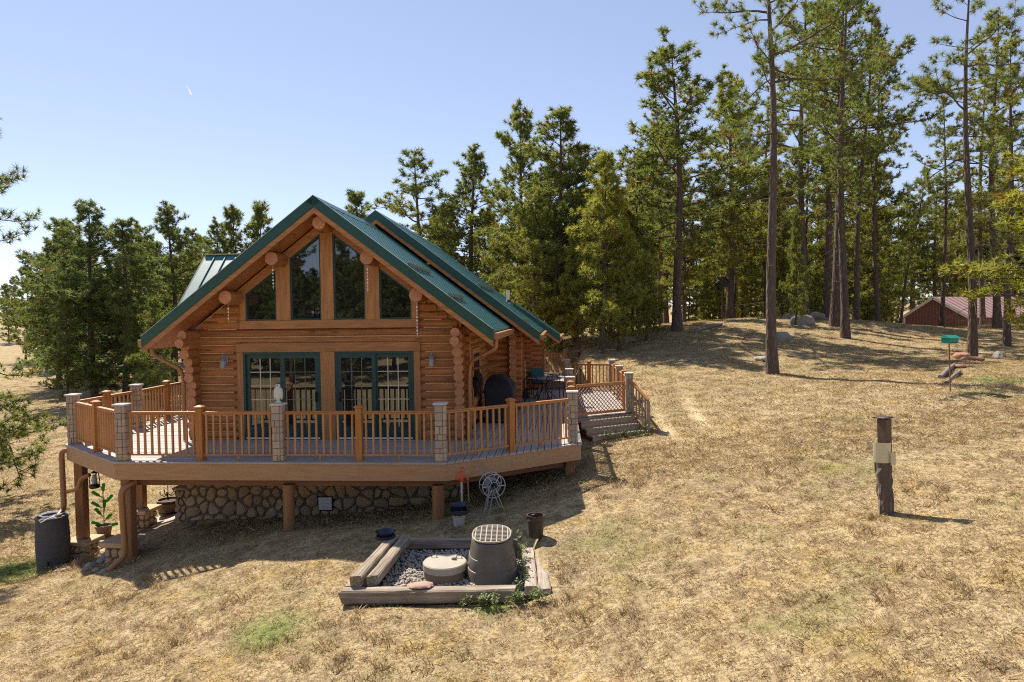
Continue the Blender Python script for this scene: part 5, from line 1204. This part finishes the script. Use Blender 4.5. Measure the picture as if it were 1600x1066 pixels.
# ------------------------------------------------------------------ pines
def pine_meshes(name, seed, H, r0, cb, rad, n_limb, shape, asc=(-.1,.75), tuft=.29, K=22, dens=1.0, dry=.03, dead=10, wob=.12, mat=None, tw=.046, gap=None, skip=-1.1):
    rg = np.random.RandomState(seed); tm = MB()
    zz = np.linspace(0, H, 13); ph = rg.uniform(0, 6, 4)
    ax = lambda z: np.array([wob*(math.sin(z*.35+ph[0])-math.sin(ph[0])), wob*(math.sin(z*.28+ph[1])-math.sin(ph[1])), z])
    rt = lambda z: r0*((1-z/H)**.75*.97+.03)+(.35*r0*math.exp(-z/.35))
    tm.tube([ax(z-.3 if i == 0 else z) for i, z in enumerate(zz)], [rt(z) for z in zz], 12, m=0)
    tp, td, ts = [], [], []
    def limb(z, az, el, L, r, leafy=True):
        d = np.array([math.cos(az)*math.cos(el), math.sin(az)*math.cos(el), math.sin(el)]); p = ax(z); pts = [p]; k = 6
        for i in range(k):
            d = d+rg.normal(0,.13,3)+np.array([0,0,.06 if i > 2 else -.03]); d /= np.linalg.norm(d); p = p+d*L/k; pts.append(p)
        tm.tube([tuple(q) for q in pts], [r*(1-.8*i/k) for i in range(k+1)], 5, caps=False)
        pts = np.array(pts)
        if not leafy:
            for j in range(3):
                b = pts[2+j]; e = b+rg.normal(0,.22,3)*L*.6; tm.tube([tuple(b), tuple(e)], [r*.4, r*.15], 3, caps=False)
            return pts
        ns = max(4, int(L*4.2*dens))
        for j in range(ns):
            f = .22+.78*(j+rg.uniform(0,.9))/ns; f = min(f, .99); i = int(f*k); b = pts[i]+(pts[min(i+1,k)]-pts[i])*(f*k-i)
            ld = pts[min(i+1,k)]-pts[i]; ld = ld/np.linalg.norm(ld); side = np.cross(ld, [0,0,1]); side /= np.linalg.norm(side)+1e-6
            dd = ld*rg.uniform(.3,.9)+side*rg.choice([-1,1])*rg.uniform(.3,1)+np.array([0,0,rg.uniform(-.15,.75)]); dd /= np.linalg.norm(dd)
            sl = max(.30, L*rg.uniform(.16,.36)*(1.2-f*.6))
            e = b+dd*sl+np.array([0,0,sl*.12]); tm.tube([tuple(b), tuple((b+e)/2-np.array([0,0,.02])), tuple(e)], [r*.28,r*.2,r*.1], 3, caps=False)
            nt = max(2, int(sl/(tuft*.60)))
            for q in range(nt):
                g = 1-q/(nt+.6); tp.append(b+(e-b)*g+rg.normal(0,.10 if q else .03,3)); td.append(dd+np.array([0,0,.45])+rg.normal(0,.45 if q else .2,3)); ts.append(tuft*rg.uniform(.75,1.25))
        tp.append(pts[-1]); td.append(pts[-1]-pts[-2]); ts.append(tuft*1.1); return pts
    for i in range(n_limb):
        t = ((i+rg.uniform(0,.9))/n_limb)**.95; z = cb*H+(H*.985-cb*H)*t
        if gap and gap[0] < z < gap[1]: continue
        lump = .82+.30*math.sin(t*17+i*2.399+seed)
        L = rad*max(.24, shape(t))*rg.uniform(.70,1.10)*lump
        if math.sin(t*23+1.3*math.sin(i*2.399)+seed*1.7) < skip: continue
        L = L; el = asc[0]+(asc[1]-asc[0])*t+rg.normal(0,.16)
        limb(z, i*2.399+rg.normal(0,.5), el, max(L,.45), max(.012, min(.085, L*.016)))
    for i in range(dead):
        z = H*rg.uniform(.10, max(.2,cb+.12)); limb(z, rg.uniform(0,6.28), rg.uniform(-.35,.1), rad*rg.uniform(.2,.6), .015, False)
    for i in range(6): tp.append(ax(H-.14*i)+rg.normal(0,.06,3)); td.append(np.array([rg.normal(0,.5),rg.normal(0,.5),1.0])); ts.append(tuft)
    tp, td, ts = np.array(tp), np.array(td), np.array(ts); td /= np.linalg.norm(td, axis=1)[:,None]
    n = len(tp); u = rg.normal(0,1,(n,K,3)); u /= np.linalg.norm(u,axis=2)[:,:,None]
    d = td[:,None,:]*.52+u; d /= np.linalg.norm(d,axis=2)[:,:,None]
    L = ts[:,None]*rg.uniform(.7,1.1,(n,K)); s = np.cross(d, rg.normal(0,1,(n,K,3))); s /= np.linalg.norm(s,axis=2)[:,:,None]
    base = tp[:,None,:]-td[:,None,:]*ts[:,None,None]*.30*rg.uniform(-.3,1,(n,K,1)); w = tw*rg.uniform(.7,1.3,(n,K,1))
    v = np.stack([base-s*w*.5, base+s*w*.5, base+d*L[:,:,None]], 2).reshape(-1,3)
    f = np.arange(len(v)).reshape(-1,3)
    tint = np.clip(rg.beta(2,2.2,(n,1,1))*.75+rg.uniform(0,.35,(n,K,1)),0,1)*np.ones((1,1,3)); dr = (rg.uniform(0,1,(n,1,1)) < dry)*np.ones((1,K,3))*.85
    TRIS[name] = len(f)
    return tm.mesh(name+'_trunk', M_BARK, smooth=True), np_mesh(name+'_crown', v, f, mat or M_NEEDLE, False, {'tint': tint.ravel(), 'dry': dr.ravel()})
TRIS = {}
sh_full = lambda t: min(1, .62+1.6*t)*(1-t)**.50*1.18
sh_round = lambda t: (max(0.02, 1-(2*t-.75)**2*.55))*(1-t**5)**.5
sh_cone = lambda t: (1-t)**.72*min(1, .75+2*t)*1.1
KIND = {}
def kind(k, **a): KIND[k] = (pine_meshes(k, **a), a['H'], a['r0'])
kind('full1', seed=1, H=15, r0=.21, cb=.13, rad=3.5, n_limb=105, shape=sh_full)
kind('full2', seed=2, H=15, r0=.20, cb=.18, rad=3.2, n_limb=98, shape=sh_full)
kind('full3', seed=3, H=14, r0=.20, cb=.08, rad=3.9, n_limb=105, shape=sh_round)
kind('tall1', seed=4, H=20, r0=.23, cb=.40, rad=3.3, skip=-.75, n_limb=60, shape=sh_round, dens=.72, dry=.06, dead=22)
kind('tall2', seed=5, H=20, r0=.22, cb=.32, rad=3.1, skip=-.75, n_limb=66, shape=sh_full, dens=.72, dry=.09, dead=26)
kind('tall3', seed=6, H=21, r0=.20, cb=.48, rad=3.0, skip=-.75, n_limb=50, shape=sh_round, dens=.72, dry=.05, dead=22, asc=(-.25,.8))
kind('young1', seed=7, H=9, r0=.10, cb=.10, rad=2.1, n_limb=72, shape=sh_cone, tuft=.28, dead=6, wob=.15)
kind('young2', seed=8, H=10, r0=.11, cb=.16, rad=2.3, n_limb=72, shape=sh_full, tuft=.29, dead=6, wob=.15)
kind('sparse1', seed=9, H=15, r0=.19, cb=.42, rad=3.4, n_limb=42, shape=sh_round, dens=.9, tuft=.33, dead=8, asc=(.0,.7))
kind('sparse2', seed=10, H=16, r0=.20, cb=.28, rad=4.0, n_limb=66, shape=sh_full, dens=.9, dead=14, asc=(-.05,.75), dry=.05)
kind('near1', seed=11, H=19, r0=.22, cb=.48, rad=3.7, skip=-.8, n_limb=46, shape=sh_round, dens=.70, tuft=.28, K=44, tw=.021, dry=.06, dead=26, asc=(-.2,.75))
kind('near2', seed=12, H=17, r0=.19, cb=.50, rad=3.1, skip=-.8, n_limb=38, shape=sh_round, dens=.70, tuft=.28, K=44, tw=.021, dry=.07, dead=24, asc=(-.15,.8))
kind('edge1', seed=13, H=13, r0=.22, cb=.08, rad=3.6, n_limb=70, shape=sh_round, dens=1.2, tuft=.23, K=26, tw=.024, dead=18, asc=(-.30,.6), gap=(4.6,7.9))
print('needle triangles', TRIS, sum(TRIS.values()))
FIRST = {}
rt_ = random.Random(21)
def tree(k, x, y, H, label, group=None, lean=(0,0), warm=0.0, rz=None, wid=1.0, name='pine_tree', tr=1.0):
    (tme, cme), H0, r0 = KIND[k]; s = H/H0
    o = thing(name, label, 'pine tree', (x, y, gz(x,y)-.05), rt_.uniform(0,6.28) if rz is None else rz, group)
    o.rotation_mode = 'QUATERNION'; o.rotation_quaternion = (Matrix.Rotation(lean[0],3,'Y') @ Matrix.Rotation(lean[1],3,'X') @ Matrix.Rotation(o.rotation_euler[2],3,'Z')).to_quaternion()
    a = inst('trunk', tme, o, sc=(s*wid*tr if False else s*wid, s*wid, s)); b = inst('crown', cme, o, sc=(s*wid, s*wid, s))
    b['leaf_warm'] = min(1.0, float(warm)+.12); a['leaf_warm'] = 0.0
    return o
def ptree(k, bx, by, ty, Y, label, **kw):   # base at a photo point at depth Y, top at row ty
    p = at(bx, by, Y); q = at(bx, ty, Y); return tree(k, p.x, Y, q.z-gz(p.x,Y), label, **kw)
# left clump
ptree('full3',148,615,318,43,'big dark pine with a thick trunk, tallest of the left clump', warm=.05, wid=1.3)
ptree('full1',196,606,345,42,'dark pine just right of the thick left trunk, behind the side railing', warm=.05, wid=1.25)
ptree('full2',272,590,322,48,'pointed pine standing beside the left eave of the cabin', warm=.15, wid=1.25)
ptree('full2',92,600,372,50,'rounded lower pine on the left flank of the left clump', warm=.1, wid=1.3)
ptree('full1',110,596,345,52,'pine between the rounded left one and the tallest of the clump', warm=.15, wid=1.25)
ptree('full2',228,590,352,52,'paler pine filling the middle of the left clump', warm=.3, wid=1.25)
ptree('full2',347,590,346,60,'left one of the three small tops above the cross wing', warm=.3)
ptree('young2',379,590,330,60,'middle one of the three small tops above the cross wing', warm=.3)
ptree('young1',413,590,326,60,'right one of the three small tops above the cross wing', warm=.3)
ptree('full1',310,590,360,58,'pine rising just left of the pale cross wing roof', warm=.35)
ptree('young2',40,560,418,75,'distant small pine left of the clump', warm=.2)
ptree('young1',14,528,447,105,'isolated distant pine at the edge of the golden field', warm=.2)
ptree('young2',250,612,470,36,'low young pine behind the rear left railing', warm=.2)
ptree('young1',215,615,480,40,'low dark young pine under the left clump', warm=.1)
ptree('young2',105,618,470,40,'bushy low pine at the left foot of the clump', warm=.15)
p = at(-42,640,20.5); tree('edge1', p.x, 20.5, at(-20,150,20.5).z-gz(p.x,20.5), 'pine at the left picture edge whose branches reach into view', warm=.15, rz=1.0)
# centre
ptree('sparse1',655,520,240,48,'airy pine with open branches just right of the ridge', warm=.2, wid=1.3)
ptree('young2',563,520,303,58,'small pine top showing over the two ridges', warm=.2)
ptree('full2',742,520,236,47,'pine with a flat top above the rear roof', warm=.25, wid=1.25)
ptree('full1',690,520,330,52,'smaller pine hidden between the airy pine and the flat topped one', warm=.5)
ptree('full1',872,549,172,36,'broad tall pine right behind the far end of the roof', warm=.3, wid=1.3)
ptree('full2',818,530,170,40,'narrow pine joined to the left of the broad tall pine', warm=.35, wid=1.05)
ptree('full2',770,520,330,46,'lower bright pine above the rear ridge', warm=.75)
ptree('young2',942,543,242,31,'yellow green young pine behind the side platform', warm=.95)
ptree('young1',968,530,300,31.5,'slim bright young pine next to the yellow green one', warm=.9)
ptree('young2',905,545,370,33,'low bright bushy pine beside the porch roof', warm=.9)
ptree('young1',988,528,330,36,'thin young pine at the left end of the hill', warm=.6)
ptree('sparse2',1058,515,70,35,'tall pine with a bare straight trunk on the left crest', warm=.25, lean=(-.02,0), wid=1.35)
ptree('full2',1140,490,122,46,'bright topped pine between the two tall bare trunks', warm=.6, wid=1.2)
ptree('near1',1207,583,-150,24,'nearest tall pine with reddish trunk in front of the hill', warm=.25, lean=(-.02,0), rz=2.6, wid=1.0)
ptree('tall2',1258,487,-40,41,'tall pine with rusty needles left of the trunk cluster', warm=.4)
ptree('tall1',1305,513,-60,36.5,'thickest leaning trunk in the cluster right of the hill', warm=.3, wid=1.2, lean=(.015,0))
ptree('tall2',1321,532,-70,33,'front slender trunk of the cluster right of the hill', warm=.25)
ptree('tall1',1290,498,-10,42,'rear left trunk of the cluster right of the hill', warm=.35)
ptree('tall3',1338,498,10,41,'rear right trunk of the cluster, leaning right', warm=.3, lean=(.05,0))
ptree('tall3',1372,500,60,46,'pine behind the cluster, before the barn', warm=.45)
ptree('near2',1519,559,-60,27,'tall slim pine standing before the barn above the red rocks', warm=.25, lean=(-.005,0), rz=.4)
ptree('tall2',1573,546,60,30,'slender dark trunk right of the tall slim pine', warm=.5)
ptree('tall3',1406,500,260,50,'strongly leaning dark pine left of the barn', warm=.4, lean=(.16,0))
ptree('tall3',1472,510,150,50,'thin pine in front of the barn gable', warm=.4)
ptree('young2',1640,520,150,23,'yellow green pine branches entering at the right edge', warm=1.0, wid=1.25)
ptree('young1',1243,510,330,37,'thin sapling beside the layered boulder', warm=.4, wid=.6)
# the wood behind
rf_ = random.Random(77); placed = []
for X, Y, H_, kd, l_ in [(1.2,34.5,9.5,'full2','pine shading the left foot of the hill, nearest the porch roof'),(3.4,37,10.5,'full1','bushy pine behind the yellow green young pine'),(5.6,38.5,9,'young2','young pine in the gap left of the bare straight trunk'),(7.3,39.5,10,'full2','pine close behind the bare straight trunk'),(2.2,40,11,'full3','broad low pine filling the gap behind the porch'),(10.6,42,9.5,'full2','pine behind the dark little birdhouse'),(6.6,33.5,5,'young1','small young pine at the left edge of the crest')]:
    tree(kd, X, Y, H_, l_, warm=.6)
LOOK = {'full': 'full crowned', 'tall': 'tall bare trunked', 'sparse': 'open branched', 'young': 'slender young'}
def filler(px0, px1, y0, y1, n, kinds, h0, h1, lab, grp, wm, avoid=None, dmin=2.4):
    c = 0; tr_ = 0
    while c < n and tr_ < n*30:
        tr_ += 1; Y = rf_.uniform(y0, y1); px = rf_.uniform(px0, px1); X = (px-800)/FPX*Y
        if avoid and avoid(X, Y, px): continue
        if any((X-a)**2+(Y-b)**2 < dmin**2 for a, b in placed): continue
        placed.append((X, Y)); c += 1
        kd = rf_.choice(kinds); tree(kd, X, Y, rf_.uniform(h0, h1), LOOK[kd[:-1]]+' '+lab, group=grp, warm=max(0,min(1,rf_.gauss(*wm))), wid=rf_.uniform(.85,1.15), lean=(rf_.gauss(0,.02),rf_.gauss(0,.02)))
barn_av = lambda X, Y, px: (px > 1395 and Y > 42) or (Y < 46 and px < 1280 and px > 1080)
WL = 'pine in the dense wood behind the hill'
filler(1000, 1390, 46, 62, 14, ['tall1','tall2','tall3','full2','sparse2'], 12, 17, WL, 'pines of the wood behind the hill', (.5,.2), barn_av)
filler(850, 1390, 60, 105, 40, ['full1','full2','full3','tall2','sparse2'], 11, 16, WL, 'pines of the wood behind the hill', (.5,.2), barn_av)
filler(1395, 1900, 80, 120, 44, ['full1','full2','full3','tall1'], 15, 20, 'pine rising behind the red barn roof', 'pines behind the barn', (.4,.2))
filler(1400, 1800, 38, 54, 5, ['tall2','tall3'], 16, 21, 'pine between the meadow and the barn', 'thin pines before the barn', (.45,.2), lambda X,Y,px: False, 3.0)
filler(880, 1390, 45, 80, 60, ['young1','young2','young2'], 3.5, 7, 'pine in the shade of the tall wood', 'young pines under the tall wood', (.6,.25), lambda X,Y,px: Y < 47 and px > 1060, 1.6)
filler(600, 960, 50, 85, 14, ['full1','full2','young2'], 8.5, 12.5, 'pine in the wood straight behind the cabin', 'pines behind the cabin', (.5,.25))
filler(-120, 60, 150, 260, 16, ['full3','full1','full2'], 9, 13, 'far pine beyond the golden field on the left', 'far pines on the left horizon', (.2,.15), None, 5)
filler(70, 330, 52, 80, 22, ['full1','full2','full3'], 9, 13, 'pine deeper inside the left clump', 'deeper pines of the left clump', (.3,.2))
filler(1680, 2300, 22, 60, 14, ['tall1','tall2','full2'], 15, 20, 'pine of the wood beyond the right picture edge', 'pines beyond the right edge', (.4,.2), None, 4)
for i in range(46):   # the slope opposite, seen in the panes
    X = rf_.uniform(-42, 12) if i < 28 else rf_.uniform(-30, -8); Y = rf_.uniform(-52, -19) if i < 28 else rf_.uniform(-40, -24)
    tree(rf_.choice(['full1','full2','full3','full3']), X, Y, rf_.uniform(9,14), 'pine mirrored in the tall gable windows', group='pines on the slope facing the cabin', warm=rf_.uniform(.1,.5))

# ------------------------------------------------------------------ grass and weeds
def blade_patch(name, seed, n, r, h0, h1, w, mat, spread=.9, k3=False):
    rg = np.random.RandomState(seed); a = rg.uniform(0,6.283,n); q = r*np.sqrt(rg.uniform(0,1,n)); b = np.stack([q*np.cos(a),q*np.sin(a),-.02*np.ones(n)],1)
    cl = rg.randint(0, max(2,n//7), n); cen = rg.normal(0,1,(max(2,n//7),2)); h = rg.uniform(h0,h1,n)*(1-.4*q/r)
    ln = rg.normal(0,spread*.5,(n,2))+cen[cl]*spread*.35; t = rg.uniform(0,6.283,n); s = np.stack([np.cos(t),np.sin(t),0*t],1)*w*rg.uniform(.6,1.3,(n,1))
    tip = b+np.stack([ln[:,0]*h,ln[:,1]*h,h],1); mid = b+np.stack([ln[:,0]*h*.35,ln[:,1]*h*.35,h*.6],1)
    v = np.stack([b-s*.5,b+s*.5,mid+s*.35,tip],1).reshape(-1,3); f = np.arange(4*n).reshape(-1,4)
    tint = np.repeat(rg.beta(2,2,n),4)
    me = np_mesh(name, v, f, mat, False, {'tint': tint, 'dry': np.zeros(4*n)}); o = bpy.data.objects.new(name, me); return o
def scatter(name, label, cat, pts, rots, scs, srcs, seed=0):
    me = bpy.data.meshes.new(name); me.vertices.add(len(pts)); me.vertices.foreach_set('co', np.ascontiguousarray(pts, np.float32).ravel())
    for n_, a in (('rz', rots), ('sc', scs), ('kd', np.random.RandomState(seed).randint(0,len(srcs),len(pts)).astype(np.float32))):
        q = me.attributes.new(n_, 'FLOAT', 'POINT'); q.data.foreach_set('value', np.ascontiguousarray(a, np.float32))
    o = bpy.data.objects.new(name, me); C.objects.link(o); tag(o, label, cat, kind='stuff')
    ng = bpy.data.node_groups.new(name+'_nodes', 'GeometryNodeTree'); ng.interface.new_socket('Geometry', in_out='INPUT', socket_type='NodeSocketGeometry'); ng.interface.new_socket('Geometry', in_out='OUTPUT', socket_type='NodeSocketGeometry')
    N = ng.nodes; Lk = ng.links; gi = N.new('NodeGroupInput'); go_ = N.new('NodeGroupOutput'); jn = N.new('GeometryNodeJoinGeometry')
    def attr(n_):
        q = N.new('GeometryNodeInputNamedAttribute'); q.data_type = 'FLOAT'; q.inputs['Name'].default_value = n_; return q.outputs['Attribute']
    cx = N.new('ShaderNodeCombineXYZ'); Lk.new(attr('rz'), cx.inputs[2])
    for i, s in enumerate(srcs):
        oi = N.new('GeometryNodeObjectInfo'); oi.inputs['Object'].default_value = s; oi.inputs['As Instance'].default_value = True
        cm = N.new('FunctionNodeCompare'); cm.data_type = 'FLOAT'; cm.operation = 'EQUAL'; cm.inputs['B'].default_value = i; cm.inputs['Epsilon'].default_value = .1; Lk.new(attr('kd'), cm.inputs['A'])
        ip = N.new('GeometryNodeInstanceOnPoints'); Lk.new(gi.outputs[0], ip.inputs['Points']); Lk.new(oi.outputs['Geometry'], ip.inputs['Instance'])
        Lk.new(cm.outputs[0], ip.inputs['Selection']); Lk.new(cx.outputs[0], ip.inputs['Rotation']); Lk.new(attr('sc'), ip.inputs['Scale']); Lk.new(ip.outputs[0], jn.inputs[0])
    Lk.new(jn.outputs[0], go_.inputs[0]); md = o.modifiers.new('scatter', 'NODES'); md.node_group = ng; return o
HI = HOUSE.inverted(); HM = np.array(HI)
def keep_mask(P):
    px, py, d = project(P); ok = (d > .5) & (px > -160) & (px < 1760) & (py < 1160) & (py > 380)
    q = P@HM[:3,:3].T+HM[:3,3]; ok &= ~((q[:,0] > -3.6) & (q[:,0] < 5.9) & (q[:,1] > -.12) & (q[:,1] < 20)); ok &= ~((q[:,0] > -7) & (q[:,0] < -3) & (q[:,1] > 5.5) & (q[:,1] < 12)); ok &= ~((q[:,0] > 5.8) & (q[:,0] < 7.62) & (q[:,1] > 3.5) & (q[:,1] < 10.55))
    ok &= ~((P[:,0] > -2.5) & (P[:,0] < .55) & (P[:,1] > 9.68) & (P[:,1] < 12.05))
    ok &= ~((px > 155) & (px < 318) & (py > 795) & (py < 872) & (P[:,1] > 13) & (P[:,1] < 19))
    return ok
rg = np.random.RandomState(8)
def area(y0, y1, step, grow):
    out = []; y = y0
    while y < y1:
        s = step*(1+grow*(y-y0)); w = .86*y+2; n = int(2*w/s); x = np.linspace(-w,w,n)+rg.uniform(-.5,.5,n)*s; out.append(np.stack([x, np.full(n,y)+rg.uniform(-.5,.5,n)*s],1)); y += s
    xy = np.concatenate(out); P = np.concatenate([xy, gz_arr(xy)[:,None]],1); return P[keep_mask(P)]
lawn = [blade_patch('grass_tuft',i,95,.17,.012+.008*(i%2),.045+.014*(i%3),.0055,M_BLADE,1.5) for i in range(4)]
rough = [blade_patch('grass_tuft',20+i,44,.16,.06,.20,.009,M_BLADE,.9) for i in range(3)]
P = area(4.6, 17, .125, .05); n = len(P); scatter('short_grass', 'short dry straw coloured grass of the lawn around the cabin', 'grass', P, rg.uniform(0,6.28,n), rg.uniform(.7,1.25,n), lawn, 1)
far_ = [blade_patch('grass_tuft',40+i,80,.34,.025,.075,.013,M_BLADE,1.6) for i in range(3)]
P2 = area(14, 60, .26, .03); n = len(P2); scatter('meadow_grass', 'longer dry grass on the hill and in the fields beyond', 'grass', P2, rg.uniform(0,6.28,n), rg.uniform(.7,1.4,n), far_, 2)
ph_ = np.sin(P[:,0]*1.1+1.3*np.sin(P[:,1]*.8))*np.sin(P[:,1]*1.4+np.sin(P[:,0]*.7)); sel = (ph_ > .25) & (rg.uniform(0,1,len(P)) < .16); Q = P[sel]; n = len(Q)
scatter('grass_tussocks', 'scattered taller tussocks of dry grass in the lawn', 'grass', Q, rg.uniform(0,6.28,n), rg.uniform(.5,1.0,n), rough, 3)
# green weeds along the front timber and at the steps
def weed_src(seed):
    rgw = np.random.RandomState(seed); V = []; T = []
    for i in range(26):
        z = .02+.16*rgw.rand(); a = rgw.uniform(0,6.28); d = np.array([math.cos(a),math.sin(a),rgw.uniform(.1,.8)]); L = rgw.uniform(.03,.06); s = np.array([-math.sin(a),math.cos(a),0])*.011; b = np.array([rgw.normal(0,.02),rgw.normal(0,.02),z])
        V += [b, b+d*L*.5+s, b+d*L, b+d*L*.5-s]; T += [rgw.rand()]*4
    V += [np.array(q) for q in ((-.003,0,-.03),(.003,0,-.03),(.002,0,.2),(-.002,0,.2))]; T += [.2]*4
    V = np.array(V); return bpy.data.objects.new('weed_source', np_mesh('weed', V, np.arange(len(V)).reshape(-1,4), M_WEED, False, {'tint': np.array(T), 'dry': np.zeros(len(T))}))
wsrc = [weed_src(i) for i in range(3)]
wp = [(rg.uniform(-.85,.45), rg.uniform(9.52,9.66)) for _ in range(26)]+[(.12+rg.normal(0,.05), rg.uniform(9.8,11.6)) for _ in range(14)]
wp = np.array(wp); Pw = np.concatenate([wp, gz_arr(wp)[:,None]],1); n = len(Pw)
scatter('green_weeds', 'low green weeds growing along the front timber by the tank', 'weeds', Pw, rg.uniform(0,6.28,n), rg.uniform(.7,1.3,n), wsrc, 4)
sw = np.array([tuple(W(*(s0+ev*rg.uniform(.3,1.7)+ov*rg.uniform(.80,1.0)).xy))[:2] for _ in range(22)]); Ps = np.concatenate([sw, gz_arr(sw)[:,None]],1); n = len(Ps)
scatter('green_weeds', 'green weeds growing at the foot of the wooden steps', 'weeds', Ps, rg.uniform(0,6.28,n), rg.uniform(.8,1.5,n), wsrc, 5)
